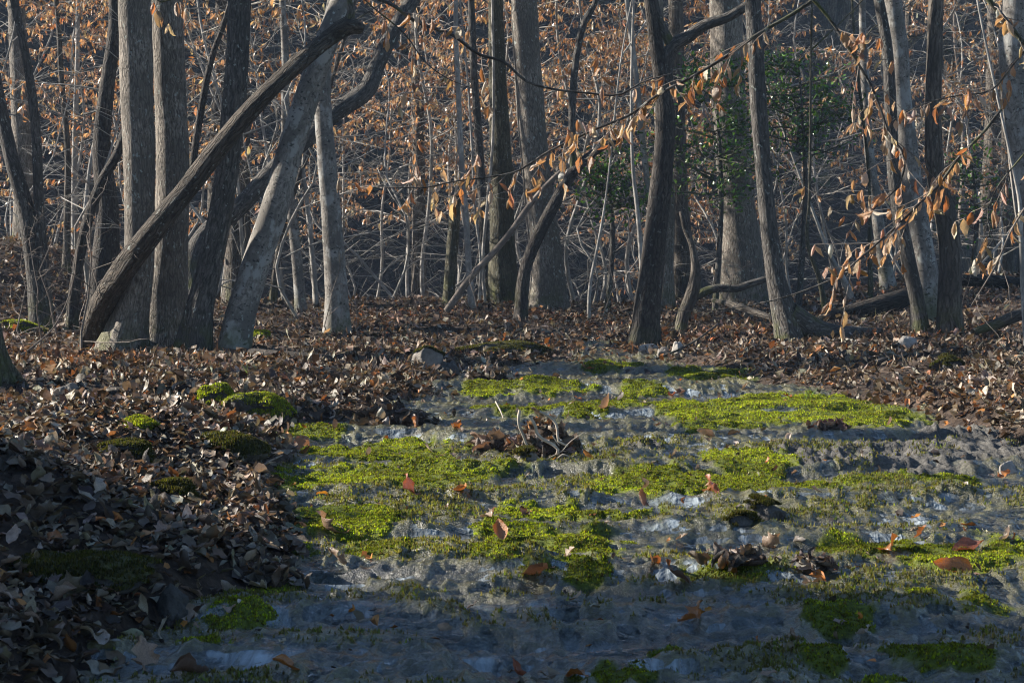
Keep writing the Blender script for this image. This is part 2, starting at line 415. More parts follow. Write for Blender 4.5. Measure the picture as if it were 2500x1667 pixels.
def bed_mat():
    m, nt = mat_new('stream_bed')
    tc = nd(nt, 'ShaderNodeTexCoord').outputs['Object']
    mo = nd(nt, 'ShaderNodeAttribute', attribute_name='moss').outputs['Fac']
    ro = nd(nt, 'ShaderNodeAttribute', attribute_name='rock').outputs['Fac']
    n1 = noise(nt, tc, 6, 6, 0.65); n2 = noise(nt, tc, 46, 5, 0.7); n3 = noise(nt, tc, 130, 3, 0.6)
    c = ramp(nt, n1, [(0.3, (0.02, 0.019, 0.013)), (0.5, (0.05, 0.045, 0.024)), (0.66, (0.08, 0.074, 0.028)), (0.8, (0.07, 0.085, 0.02))]).outputs[0]
    c = mixc(nt, mapr(nt, n2, 0.50, 0.72), c, (0.095, 0.085, 0.042))
    c = mixc(nt, mapr(nt, n2, 0.52, 0.36, 0, .7), c, (0.025, 0.024, 0.016))
    hi = nd(nt, 'ShaderNodeAttribute', attribute_name='hi').outputs['Fac']
    alg = ramp(nt, n2, [(0.32, (0.03, 0.028, 0.010)), (0.55, (0.115, 0.105, 0.030)), (0.72, (0.19, 0.175, 0.06))]).outputs[0]
    c = mixc(nt, mth(nt, 'MULTIPLY', hi, mapr(nt, n1, 0.3, 0.55, 0.45, 1.0)), c, alg)  # algae on lump tops; the dark lows also paint in shade between lumps
    rk = ramp(nt, n2, [(0.34, (0.045, 0.042, 0.038)), (0.64, (0.15, 0.142, 0.13))]).outputs[0]
    c = mixc(nt, ro, c, rk)
    mg = ramp(nt, n2, [(0.3, (0.04, 0.05, 0.009)), (0.7, (0.15, 0.18, 0.024))]).outputs[0]
    c = mixc(nt, mo, c, mg)
    b = nd(nt, 'ShaderNodeBump', i_Strength=1.0, i_Distance=0.016)
    lk(nt, mth(nt, 'ADD', n2, mth(nt, 'MULTIPLY', n3, 0.3)), b.inputs['Height'])
    b2 = nd(nt, 'ShaderNodeBump', i_Strength=1.0, i_Distance=0.03); lk(nt, noise(nt, tc, 26, 2, 0.5), b2.inputs['Height'])
    p = nd(nt, 'ShaderNodeBsdfPrincipled')
    dry = mth(nt, 'MAXIMUM', ro, mo)
    lk(nt, mapr(nt, dry, 0, 1, 0.3, 0.85), p.inputs['Roughness'])
    lk(nt, mapr(nt, dry, 0, 1, 0.5, 0.2), p.inputs['Specular IOR Level'])
    lk(nt, mapr(nt, dry, 0.2, .9, 0.8, 0.0), p.inputs['Coat Weight']); p.inputs['Coat Roughness'].default_value = 0.08
    lk(nt, b2.outputs[0], p.inputs['Coat Normal']); lk(nt, c, p.inputs['Base Color']); lk(nt, b.outputs[0], p.inputs['Normal']); finish(nt, p.outputs[0]); return m
M['bed'] = bed_mat()

def water_mat():
    m, nt = mat_new('stream_water')
    tc = nd(nt, 'ShaderNodeTexCoord').outputs['Object']
    flow = nd(nt, 'ShaderNodeAttribute', attribute_name='foam').outputs['Fac']
    f1 = noise(nt, mapping(nt, tc, (7, 2.2, 3)), 1.0, 6, 0.6, 0.8)
    f2 = noise(nt, mapping(nt, tc, (26, 5, 5)), 1.0, 3, 0.5, 0.8)
    rip = noise(nt, tc, 15, 2, 0.5, 0.5)
    milk = mth(nt, 'MULTIPLY', mapr(nt, f1, 0.34, 0.70, 0.0, 0.6), mapr(nt, f2, 0.25, 0.75, 0.3, 1.0))
    milk = mth(nt, 'ADD', mth(nt, 'MULTIPLY', milk, 0.08), mth(nt, 'MULTIPLY', mth(nt, 'MULTIPLY', flow, milk), 1.7), clamp=True)
    b = nd(nt, 'ShaderNodeBump', i_Strength=1.0, i_Distance=0.030)
    lk(nt, mth(nt, 'ADD', rip, mth(nt, 'MULTIPLY', f2, 0.6)), b.inputs['Height'])
    gl = nd(nt, 'ShaderNodeBsdfGlossy', i_Roughness=0.24); lk(nt, b.outputs[0], gl.inputs['Normal'])
    tr = nd(nt, 'ShaderNodeBsdfTransparent'); tr.inputs[0].default_value = (0.84, 0.92, 0.93, 1)
    fr = nd(nt, 'ShaderNodeFresnel', i_IOR=1.33); lk(nt, b.outputs[0], fr.inputs['Normal'])
    df = nd(nt, 'ShaderNodeBsdfDiffuse'); df.inputs[0].default_value = (0.40, 0.46, 0.50, 1); lk(nt, b.outputs[0], df.inputs['Normal'])
    m1 = nd(nt, 'ShaderNodeMixShader'); lk(nt, fr.outputs[0], m1.inputs[0]); lk(nt, tr.outputs[0], m1.inputs[1]); lk(nt, gl.outputs[0], m1.inputs[2])
    m2 = nd(nt, 'ShaderNodeMixShader'); lk(nt, milk, m2.inputs[0]); lk(nt, m1.outputs[0], m2.inputs[1]); lk(nt, df.outputs[0], m2.inputs[2])
    finish(nt, m2.outputs[0]); return m
M['water'] = water_mat()

def stone_mat(name, a, b_):
    m, nt = mat_new(name)
    tc = nd(nt, 'ShaderNodeTexCoord').outputs['Object']
    n = noise(nt, tc, 9, 8, 0.7); n2 = noise(nt, tc, 60, 4, 0.6)
    c = ramp(nt, n, [(0.3, a), (0.7, b_)]).outputs[0]
    b = nd(nt, 'ShaderNodeBump', i_Strength=1.0, i_Distance=0.03); lk(nt, mth(nt, 'ADD', n, mth(nt, 'MULTIPLY', n2, .3)), b.inputs['Height'])
    p = nd(nt, 'ShaderNodeBsdfPrincipled', i_Roughness=0.8); lk(nt, c, p.inputs['Base Color']); lk(nt, b.outputs[0], p.inputs['Normal'])
    finish(nt, p.outputs[0]); return m
M['stone'] = stone_mat('stone_grey', (0.08, 0.07, 0.06), (0.27, 0.24, 0.21))
M['stone_dark'] = stone_mat('stone_dark', (0.03, 0.028, 0.026), (0.10, 0.092, 0.085))
M['stone_pale'] = stone_mat('stone_pale', (0.2, 0.18, 0.16), (0.44, 0.40, 0.36))
M['mosscap'] = stone_mat('moss_cushion', (0.02, 0.02, 0.008), (0.085, 0.085, 0.022))

# ------------------------------------------------------------------ ground, stream bed, water
def grid(X, Y, Z):
    n, k = X.shape
    i = np.arange(n - 1)[:, None] * k; j = np.arange(k - 1)[None]
    F = np.stack([i + j, i + j + 1, i + k + j + 1, i + k + j], -1).reshape(-1, 4)
    return np.stack([X, Y, Z], -1).reshape(-1, 3), F
yr = np.r_[np.linspace(-60, 3.8, 26), np.geomspace(4.0, 30, 330), np.linspace(30.5, 90, 80), np.linspace(95, 300, 14)]
xs = np.r_[np.linspace(-1, -0.30, 24), np.linspace(-0.295, 0.295, 260), np.linspace(0.30, 1, 24)]
tt = xs
wide = np.maximum(60.0, yr * 1.6)
X = np.where(np.abs(tt)[None] <= 0.297, tt[None] / 0.295 * (0.36 * np.maximum(yr, 5)[:, None]), 0)
sgn = np.sign(tt)[None]; fr_ = ((np.abs(tt) - 0.295) / (1 - 0.295))[None]
inner = 0.36 * np.maximum(yr, 5)[:, None]
X = np.where(np.abs(tt)[None] > 0.297, sgn * (inner + np.clip(fr_, 0, 1) ** 1.6 * (wide[:, None] - inner)), X)
Y = np.broadcast_to(yr[:, None], X.shape)
V, F = grid(X, Y, Hg(X, Y))
ground = link('ground', mesh_np('ground', V, F, M['ground']), kind='structure')

yb = np.geomspace(3.8, 18.6, 600)
tb = np.linspace(0, 1, 370)
l_, r_ = XL(yb) - 0.18, XR(yb) + 0.18
X = l_[:, None] + (r_ - l_)[:, None] * tb[None]; Y = np.broadcast_to(yb[:, None], X.shape)
mm, rr = bed_masks(X, Y)
HUM.clear(); V, F = grid(X, Y, Hb(X, Y, mm, rr)); hi_ = ss(HUM[-1], -0.012, 0.045)
bed = link('stream_bed', mesh_np('stream_bed', V, F, M['bed'], True, {'hi': ('FLOAT', hi_), 'moss': ('FLOAT', ss(mm, -0.35, 0.25)), 'rock': ('FLOAT', ss(rr, 0.0, 0.3) * (1 - ss(mm, 0, .3)))}), kind='structure')

yw = np.geomspace(3.2, 18.4, 340); tw = np.linspace(0, 1, 170)
l_, r_ = XL(yw) - 0.10, XR(yw) + 0.10
X = l_[:, None] + (r_ - l_)[:, None] * tw[None]; Y = np.broadcast_to(yw[:, None], X.shape)
Z = Lev(X, Y) + 0.85 * Mid(X, Y) - 0.007 + 0.016 * fbm(X * 2.2, Y * 1.8, 3, 31) + 0.004 * vn(X * 9, Y * 5, 32)
slope = (Lev(X, Y + 0.06) - Lev(X, Y - 0.06)) / 0.12
foam = ss(slope, 0.03, 0.16) * ss(fbm(X * 0.9, Y * 0.5, 3, 33), -0.30, 0.35)
FOAM = world_patches([(1480, 940, 190, 16, 1), (1700, 955, 150, 12, .9), (2150, 1270, 260, 34, 1), (1700, 1235, 220, 26, .6), (980, 1420, 330, 30, .7),
                      (1000, 1500, 330, 46, .9), (700, 1590, 300, 30, .6), (1120, 1310, 120, 60, .7), (1480, 1100, 160, 30, .5), (1650, 1440, 260, 34, .7), (1300, 1560, 240, 26, .6),
                      (1100, 1235, 140, 16, .6), (2000, 1470, 160, 20, .5), (1730, 1090, 110, 40, .6), (980, 1040, 130, 16, .6)])
foam = np.maximum(foam, 0.75 * ss(patch(X, Y, FOAM, 91, 0.6), 0.0, 0.9))
V, F = grid(X, Y, Z)
water = link('water', mesh_np('water', V, F, M['water'], True, {'foam': ('FLOAT', foam)}), kind='structure')

# ------------------------------------------------------------------ leaf building
def leaf_template(L, W, curl, fold, wave=0.0, seed=0, n=5, jag=0.0, lobed=False):
    """a leaf from its stalk at the origin along +Y, curled about X, folded along the midrib"""
    t = np.linspace(0, 1, n)
    if lobed: w = np.array([0.03] + [(0.95 if i % 2 else 0.42) for i in range(1, n - 1)] + [0.05])
    else: w = np.interp(t, [0, .25, .5, .75, 1], [0.03, 0.74, 1.0, 0.72, 0.0])
    ang = curl * (t - 0.1)
    y = np.cumsum(np.r_[0, np.cos(ang[1:]) * np.diff(t)]) * L; z = np.cumsum(np.r_[0, np.sin(ang[1:]) * np.diff(t)]) * L
    r = np.random.default_rng(seed)
    V = []
    for i in range(n):
        wv = wave * r.normal(size=2) * W * 0.3; mid = 0 < i < n - 1
        cf, sf = math.cos(fold), math.sin(fold)
        a, b = w[i] * W / 2 * (1 + jag * r.normal(size=2) * mid)
        jy = jag * r.normal(size=2) * L * 0.06 * mid
        V += [(-a * cf, y[i] + jy[0], z[i] + a * sf + wv[0] * mid), (0, y[i], z[i]), (b * cf, y[i] + jy[1], z[i] + b * sf + wv[1] * mid)]
    F = []
    for i in range(n - 1):
        a = 3 * i
        for s in (0, 1): F += [(a + s, a + s + 1, a + s + 4), (a + s, a + s + 4, a + s + 3)]
    return np.array(V), np.array(F)

def frames(yaw, tilt, roll):
    """rotation matrices: yaw about z after tilting about x and rolling about y"""
    cy, sy, ct, st, cr, sr = np.cos(yaw), np.sin(yaw), np.cos(tilt), np.sin(tilt), np.cos(roll), np.sin(roll)
    Z = np.zeros_like(cy); O = np.ones_like(cy)
    Rz = np.stack([cy, -sy, Z, sy, cy, Z, Z, Z, O], -1).reshape(-1, 3, 3)
    Rx = np.stack([O, Z, Z, Z, ct, -st, Z, st, ct], -1).reshape(-1, 3, 3)
    Ry = np.stack([cr, Z, sr, Z, O, Z, -sr, Z, cr], -1).reshape(-1, 3, 3)
    return Rz @ Rx @ Ry
def scatter(temps, pos, R, scale, color):
    """one big leaf mesh: temps list of (V,F); returns V,F,C"""
    n = len(pos); k = np.arange(n) % len(temps)
    VV, FF, CC = [], [], []; base = 0
    for ti, (tv, tf) in enumerate(temps):
        s = np.nonzero(k == ti)[0]
        if not len(s): continue
        v = np.einsum('nij,kj->nki', R[s], tv) * scale[s][:, None, None] + pos[s][:, None]
        VV.append(v.reshape(-1, 3)); FF.append((tf[None] + (np.arange(len(s)) * len(tv))[:, None, None]).reshape(-1, 3) + base)
        CC.append(np.repeat(np.c_[color[s], np.ones(len(s))], len(tv), 0)); base += len(s) * len(tv)
    return np.concatenate(VV), np.concatenate(FF), np.concatenate(CC)
def leafmesh(name, parts, mat, org=(0, 0, 0)):
    V, F, C = parts
    return mesh_np(name, V - np.asarray(org), F, mat, True, {'col': ('FLOAT_COLOR', C)})
def pick(cols, w, n, jit=0.25, r=rng):
    c = np.array(cols)[r.choice(len(cols), n, p=np.array(w) / sum(w))]
    return np.clip(c * (1 + jit * r.normal(size=(n, 1))) * (1 + 0.06 * r.normal(size=(n, 3))), 0.004, 0.75)
LIT = [(0.158, 0.122, 0.084), (0.26, 0.213, 0.16), (0.086, 0.067, 0.048), (0.40, 0.345, 0.275), (0.34, 0.15, 0.055), (0.045, 0.036, 0.03)]
LITW = [4, 3.5, 3, 1.6, 0.8, 1.5]
BEE = [(0.46, 0.305, 0.18), (0.58, 0.43, 0.29), (0.35, 0.20, 0.10), (0.62, 0.53, 0.42), (0.46, 0.24, 0.095)]
BEEW = [4, 3, 2.5, 2, 2]
GRD = [leaf_template(1, w, c, f, wv, i, n, j, lo) for i, (w, c, f, wv, n, j, lo) in enumerate([
    (.55, .5, .3, .5, 5, .15, False), (.6, -1.1, .2, .6, 5, .15, False), (.5, 1.9, .6, .5, 5, .3, False), (.8, .7, .5, .5, 7, .3, True), (.75, -.6, -.3, .6, 7, .35, True),
    (.5, 2.6, .5, .5, 5, .4, False), (.6, .2, 1.2, .5, 5, .3, False), (.9, 1.4, .3, .6, 7, .3, True), (.5, 1.1, .1, .6, 4, .5, False), (.35, .5, .7, .4, 4, .4, False)])]
GRF = [leaf_template(1, w, c, f, .5, 30 + i, 3, .4) for i, (w, c, f) in enumerate([(.6, .6, .3), (.7, -1.2, .2), (.5, 1.7, .7), (.45, .3, 1.1), (.6, -.5, -.4), (.35, 1.0, .5)])]
HANG = [leaf_template(1, .42, c, f, .2, 20 + i, 4, .12) for i, (c, f) in enumerate([(.5, .5), (-.7, .6), (1.2, .8), (.2, 1.0), (-.3, .3), (1.0, 1.25)])]
HANGF = [leaf_template(1, .45, c, f, .2, 24 + i, 3, .12) for i, (c, f) in enumerate([(.5, .5), (-.7, .6), (1.2, .8)])]

def leaf_fine(W, curl, fold, wave, seed, lobes=0, n=12, nc=7):
    """a finer leaf for the ones seen singly: curled, cupped, wavy margin, optional oak lobes"""
    r = np.random.default_rng(seed); t = np.linspace(0, 1, n); c = np.linspace(-1, 1, nc)
    w = np.clip(np.sin(np.pi * np.clip(t, 0, 1) ** 0.85), 0, 1) ** 0.8
    if lobes: w = w * (0.72 + 0.28 * np.cos(t * lobes * 2 * np.pi))
    w = np.maximum(w, 0.02)
    ang = curl * (t - 0.1) + 0.3 * wave * np.sin(t * 7 + seed)
    y = np.cumsum(np.r_[0, np.cos(ang[1:]) * np.diff(t)]); z = np.cumsum(np.r_[0, np.sin(ang[1:]) * np.diff(t)])
    V = []; ph = r.random(4) * 6.28
    for i in range(n):
        for q in c:
            a = w[i] * W / 2 * q * (1 + 0.05 * r.normal())
            f = fold * abs(q); nx = -math.sin(ang[i]); ny = math.cos(ang[i])
            up = abs(a) * math.sin(f) + wave * W * 0.16 * (q * q) * math.sin(t[i] * 9 + ph[0 if q < 0 else 1]) + 0.012 * W * r.normal() + .03 * W * math.cos(t[i] * 40) * abs(q)
            V.append((a * math.cos(f), y[i] + nx * up, z[i] + ny * up))
    i = np.arange(n - 1)[:, None] * nc; j = np.arange(nc - 1)[None]
    Q = np.stack([i + j, i + j + 1, i + j + nc + 1, i + j + nc], -1).reshape(-1, 4)
    return np.array(V), Q
FINE = [leaf_fine(*a) for a in [(.58, .5, .5, .6, 1), (.62, -1.0, .3, .8, 2), (.5, 1.9, .8, .5, 3), (.75, .8, .5, .7, 4, 3), (.7, -.7, .3, .8, 5, 4), (.5, 2.6, .6, .5, 6), (.6, .3, 1.2, .6, 7), (.85, 1.5, .4, .8, 8, 3), (.55, 1.1, .2, 1.0, 9), (.45, -1.6, .7, .6, 10)]]
FINE = [(v - np.array([0, .45, np.median(v[:, 2]) - .02]), f) for v, f in FINE]
GRN = [leaf_fine(*a, n=6, nc=4) for a in [(.58, .4, .3, .6, 1, 0), (.62, -.7, .2, .8, 2, 0), (.5, 1.0, .5, .5, 3, 0), (.75, .5, .3, .7, 4, 2), (.7, -.5, .2, .8, 5, 2), (.5, 1.4, .4, .5, 6, 0), (.6, .3, .8, .6, 7, 0), (.55, .6, .2, 1.0, 9, 0), (.45, -1.0, .5, .6, 10, 0)]]
GRN = [(v - np.array([0, .45, np.median(v[:, 2]) - .02]), np.concatenate([f[:, [0, 1, 2]], f[:, [0, 2, 3]]])) for v, f in GRN]
FHANG = [leaf_fine(*a) for a in [(.44, .5, .6, .5, 21), (.42, -.8, .7, .5, 22), (.46, 1.2, .9, .6, 23), (.40, .2, 1.1, .5, 24), (.48, -.3, .35, .6, 25), (.42, 1.0, 1.3, .5, 26), (.45, .7, .2, .8, 27), (.42, -1.2, .7, .6, 28)]]

# ------------------------------------------------------------------ trees
def seg(a, b, n, bend, r):
    t = np.linspace(0, 1, n)[:, None]
    p = np.asarray(a) + (np.asarray(b) - np.asarray(a)) * t
    p[1:-1] += r.normal(size=(n - 2, 3)) * bend if n > 2 else 0
    return p

def grow_branch(mb, base, dirv, length, r0, r, twigs, lv, leafpos, nseg=4, up=0.0, bare_ok=None):
    """a wavy limb with alternating side twigs; leafpos collects (pos)"""
    n = 7; pts = [np.asarray(base, float)]; d = np.asarray(dirv, float); d /= np.linalg.norm(d)
    for i in range(n - 1):
        d = d + r.normal(size=3) * 0.16 + np.array([0, 0, up]); d /= np.linalg.norm(d)
        pts.append(pts[-1] + d * length / (n - 1))
    pts = np.array(pts); rad = np.linspace(r0, r0 * 0.22, n)
    mb.tube(pts, rad, nseg)
    if twigs <= 0: return
    for k in range(twigs):
        t = 0.15 + 0.85 * (k + 0.5 * r.random()) / twigs
        i = min(int(t * (n - 1)), n - 2); f = t * (n - 1) - i
        p = pts[i] * (1 - f) + pts[i + 1] * f; dd = pts[i + 1] - pts[i]; dd /= np.linalg.norm(dd)
        side = np.cross(dd, (0, 0, 1.0)); side /= np.linalg.norm(side) + 1e-6
        q = dd * 0.75 + side * (1 if k % 2 else -1) * (0.8 + 0.3 * r.random()) + np.array([0, 0, 0.15 * r.normal()])
        q /= np.linalg.norm(q); L = length * (0.28 + 0.25 * r.random()) * (1.05 - 0.5 * t)
        if lv > 0:
            grow_branch(mb, p, q, L, r0 * 0.5, r, 4, lv - 1, leafpos, 3, up)
        else:
            m = 4; tp = [p]
            for s in range(m - 1):
                q = q + r.normal(size=3) * 0.2; q /= np.linalg.norm(q); tp.append(tp[-1] + q * L / (m - 1))
            mb.tube(np.array(tp), np.linspace(max(r0 * 0.35, .002), max(r0 * 0.12, 0.0012), m), 3)
            if leafpos is not None and (bare_ok is None or r.random() < bare_ok):
                for s in range(1, m):
                    leafpos.append(tp[s])
                    for e in range(3): leafpos.append(tp[s - 1] + (tp[s] - tp[s - 1]) * r.random())

def hang_leaves(pos, r, L=0.092, cols=BEE, w=BEEW, temps=HANG, droop=0.55):
    n = len(pos); pos = np.array(pos)
    yaw = r.random(n) * 6.283; tilt = -np.pi / 2 + np.abs(r.normal(size=n)) * droop; roll = r.normal(size=n) * 0.5
    return scatter(temps, pos, frames(yaw, tilt, roll), L * (0.7 + 0.5 * r.random(n)), pick(cols, w, n, 0.2, r))

def sapling(seed, h, r0, bk, leafy=True, nb=14, lo=0.2, spread=0.42, lean=0.03, lv=0, twigs=8, ln=None):
    """returns meshes (trunk, crown, foliage or None) in local coordinates"""
    r = np.random.default_rng(seed)
    n = 9; z = np.linspace(-0.1, h, n); c = np.cumsum(r.normal(size=(n, 2)) * lean * h / n * 3, 0); c -= c[0]
    pts = np.c_[c, z]; rad = np.linspace(r0, r0 * 0.25, n)
    tb_ = MB(); tb_.tube(pts, rad, 7, 0.25, 0.3, 0.06, seed)
    cb = MB(); lp = [] if leafy else None
    for k in range(nb):
        t = lo + (0.98 - lo) * (k + r.random() * 0.6) / nb
        p = np.array([np.interp(t * h, z, pts[:, 0]), np.interp(t * h, z, pts[:, 1]), t * h])
        az = k * 2.4 + r.normal() * 0.4; el = (0.08 if leafy else 0.3) + 0.45 * t + 0.13 * r.normal()
        L = h * spread * (1.1 - 0.75 * t) * (0.7 + 0.5 * r.random()); L = min(L, 2.6)
        grow_branch(cb, p, (math.cos(az) * math.cos(el), math.sin(az) * math.cos(el), math.sin(el)), L, r0 * (0.40 - 0.22 * t) + 0.0015, r, twigs, lv, lp, 4, -0.03, 1.0 if r.random() < 0.72 else 0.12)
    fol = None
    if leafy:
        if ln: lp = [lp[i] for i in r.choice(len(lp), min(ln, len(lp)), replace=False)]
        fol = leafmesh('foliage', hang_leaves(lp, r), M['foliage'])
    return tb_.mesh('trunk', M[bk]), cb.mesh('crown', M[bk]), fol

def plant(proto, name, label, cat, x, y, rot=0.0, sc=1.0, group=None, z=None, lean=0.0):
    z = float(Hg(np.array([x]), np.array([y]))[0]) if z is None else z
    t = thing(name, label, cat, (x, y, z), group)
    t.rotation_euler = (0, lean, rot); t.scale = (sc, sc, sc)
    link('trunk', proto[0], t); link('crown', proto[1], t)
    if proto[2]: link('foliage', proto[2], t, kind='stuff')
    return t

BARE_R = np.random.default_rng(99)
def tree(name, label, pts, bk='furrow', d=None, ds=None, top=10.0, flare=0.65, lump=0.10, cat='tree', group=None, dd=0.0, crown=5, nseg=16, broken=False, part='trunk', back=False):
    """pts: (u, v, width) from the base upwards in photo pixels; dd: depth gained by the top"""
    if d is None: b = gp(pts[0][0], pts[0][1]); d = b[1]
    else:
        b = P(pts[0][0], pts[0][1], d)
        if back: b[2] = float(Hg(np.array([b[0]]), np.array([d]))[0])
    q = []; rad = []
    m = len(pts)
    for i, (u, v, w) in enumerate(pts):
        di = d + dd * i / (m - 1) if ds is None else ds[i]
        p = P(u, v, di)
        if i == 0: p = b.copy(); p[2] -= 0.12
        q.append(p); rad.append(w / 2 / FPX * di)
    if not broken:
        dirv = q[-1] - q[-2]; dirv /= np.linalg.norm(dirv)
        z0 = q[-1][2]; r0 = rad[-1]; k = 5
        for i in range(1, k + 1):
            dirv = dirv * 0.8 + np.array([0, 0, 0.2]) + BARE_R.normal(size=3) * 0.05; dirv /= np.linalg.norm(dirv)
            q.append(q[-1] + dirv * max(top - z0, 1.5) / k); rad.append(r0 * (1 - 0.82 * i / k))
    q = np.array(q); rad = np.array(rad)
    t = thing(name, label, cat, b, group)
    mb = MB(); mb.tube(q, rad, nseg, max(0.07, 0.5 * rad[0]), flare, lump, int(abs(pts[0][0])) % 50)
    link(part, mb.mesh(part, M[bk], b), t)
    if crown and not broken:
        cb = MB()
        for k in range(crown):
            i = m + k % 5; p = q[min(i, len(q) - 1)]
            az = k * 2.4 + BARE_R.random(); el = 0.5 + 0.3 * BARE_R.random()
            grow_branch(cb, p, (math.cos(az) * math.cos(el), math.sin(az) * math.cos(el), math.sin(el)), 2.2 + 1.5 * BARE_R.random(), max(rad[min(i, len(q) - 1)] * 0.5, 0.01), BARE_R, 6, 0, None, 5, 0.02)
        link('crown', cb.mesh('crown', M[bk], b), t)
    return t, q, rad

def Z1(l, s=1.742, ox=0, oy=0): return [(ox + a / s, oy + b / s, w / s) for a, b, w in l]
def A(l): return Z1(l)                     # from the left third
def B(l): return Z1(l, ox=800)
def C(l): return Z1(l, ox=1600)

# left group
tree('oak_tree', 'thick furrowed grey trunk with flared base, left one of the close pair', A([(515, 1496, 175), (548, 1380, 142), (585, 1150, 125), (592, 800, 130), (585, 450, 138), (572, 0, 142)]), 'furrow', flare=0.8)
tree('oak_tree', 'straight grey trunk with sunlit left edge, right one of the close pair', A([(690, 1490, 185), (705, 1300, 165), (725, 1000, 150), (732, 600, 140), (722, 300, 136), (708, 0, 142)]), 'furrow', flare=0.65)
tree('maple_tree', 'dark curved trunk just right of the close pair of grey trunks', A([(815, 1505, 150), (850, 1320, 115), (905, 1080, 105), (955, 800, 100), (990, 500, 98), (1020, 0, 100)]), 'dark', flare=0.5)
tree('oak_tree', 'brown straight trunk half hidden behind the dark curved trunk', A([(1010, 1290, 125), (1012, 1000, 108), (1015, 600, 95), (1010, 0, 80)]), 'brown', flare=0.3)
tree('beech_tree', 'smooth pale beech leaning right, propping the fallen diagonal trunk', A([(975, 1515, 145), (1020, 1350, 130), (1090, 1120, 122), (1165, 900, 118), (1235, 640, 112), (1310, 400, 108), (1400, 150, 100), (1455, 0, 95)]), 'beech', flare=0.35, dd=0.4)
tree('beech_tree', 'upright mottled pale grey trunk right of the leaning beech', A([(1435, 1425, 115), (1430, 1250, 98), (1412, 950, 86), (1388, 650, 78), (1372, 400, 70), (1385, 200, 60), (1420, 0, 55)]), 'beech', flare=0.35)
tree('oak_tree', 'black barked trunk standing left of the close grey pair', A([(430, 1380, 125), (445, 1150, 120), (455, 900, 100), (432, 640, 78), (455, 380, 66), (485, 150, 56), (492, 0, 52)]), 'black')
tree('maple_tree', 'thin dark stem bending in an S beside the black trunk', A([(300, 1400, 55), (325, 1180, 48), (370, 950, 46), (430, 780, 44), (505, 640, 40), (552, 470, 38), (570, 300, 34), (572, 0, 30)]), 'black', flare=0.2, nseg=10, crown=3)
tree('oak_tree', 'grey furrowed trunk nearest the left edge, rising behind the bank', A([(100, 1100, 84), (96, 700, 80), (82, 300, 76), (68, 0, 72)]), 'furrow', d=24.5, back=True)
tree('maple_tree', 'slim dark grey trunk leaning slightly left near the left edge', A([(205, 1405, 70), (185, 1150, 52), (165, 850, 46), (150, 520, 40), (112, 250, 36), (60, 0, 34)]), 'dark', flare=0.3, nseg=12)
tree('maple_tree', 'dark trunk slanting out of the left edge of the view', A([(175, 1395, 92), (150, 1120, 84), (105, 880, 72), (45, 660, 62), (-10, 400, 56), (-60, 100, 50)]), 'dark', flare=0.3)
tree('beech_sapling', 'thin brown trunk between the left slim trunk and the black trunk', A([(283, 1220, 34), (286, 900, 31), (288, 650, 28), (262, 350, 25), (240, 0, 22)]), 'brown', d=23.0, back=True, nseg=10, crown=3)
tree('beech_sapling', 'thin pale trunk just left of the black barked trunk', A([(318, 1150, 30), (316, 800, 28), (322, 500, 24), (330, 200, 20), (332, 0, 18)]), 'pale', d=26.5, back=True, nseg=10, crown=3)
tree('maple_tree', 'thin dark stem slanting up between the grey pair and the dark curved trunk', A([(805, 760, 36), (850, 500, 32), (900, 250, 28), (965, 60, 22), (990, -40, 20)]), 'black', d=20.0, nseg=10, crown=2, flare=0)
tree('oak_tree', 'ridged brown trunk seen in the gap left of the dark curved trunk', A([(905, 1200, 62), (915, 700, 56), (930, 350, 52), (940, 0, 46)]), 'brown', d=27.0, back=True, crown=3)
tree('leaning_tree', 'dark twisted trunk slanting far right behind the leaning beech', [(462, 700, 52), (470, 640, 50), (500, 575, 46), (575, 515, 44), (645, 440, 44), (740, 345, 42), (830, 268, 44), (895, 220, 46), (925, 150, 40), (965, 70, 38), (1010, -5, 36)], 'dark', d=19.6, dd=1.5, crown=3)
tree('beech_sapling', 'slim pale trunk behind the leaning beech, bright on its left side', A([(1285, 1295, 50), (1262, 1100, 46), (1240, 900, 42), (1215, 600, 36), (1212, 200, 32), (1200, 0, 28)]), 'beech', d=22.5, back=True, nseg=10, crown=3)
tree('beech_sapling', 'very thin white trunk close left of the mottled pale trunk', A([(1350, 1230, 24), (1325, 1050, 22), (1305, 850, 20), (1290, 700, 17), (1320, 560, 14)]), 'pale', d=24.0, back=True, nseg=8, crown=2)
tree('beech_sapling', 'thin brown stem slanting up right behind the leaning beech base', A([(1150, 1290, 34), (1180, 1100, 28), (1240, 850, 24), (1330, 600, 18)]), 'brown', d=24.0, back=True, nseg=8, crown=2)
# the dead trunk leaning on the beech
t, q, rad = tree('dead_tree', 'long dead trunk leaning diagonally across the left trunks to a broken tip', A([(388, 1470, 120), (440, 1290, 108), (540, 1130, 98), (650, 985, 94), (800, 800, 92), (950, 605, 88), (1130, 400, 82), (1300, 245, 76), (1420, 150, 74), (1490, 110, 78), (1545, 128, 40)]), 'snag', ds=[17.0, 16.7, 16.35, 16.2, 16.2, 16.15, 16.1, 16.2, 16.3, 16.3, 16.3], broken=True, flare=0.25, lump=0.22, cat='dead trunk', nseg=18)
mb = MB(); p = q[-2]; mb.tube([p + [-.02, 0, 0], p + [0.01, 0.0, 0.12], p + [-.03, 0, 0.28]], [0.055, 0.035, 0.012], 8, 0.05, 0, 0.3, 3)
link('snag', mb.mesh('snag', M['brown'], t.location), t)

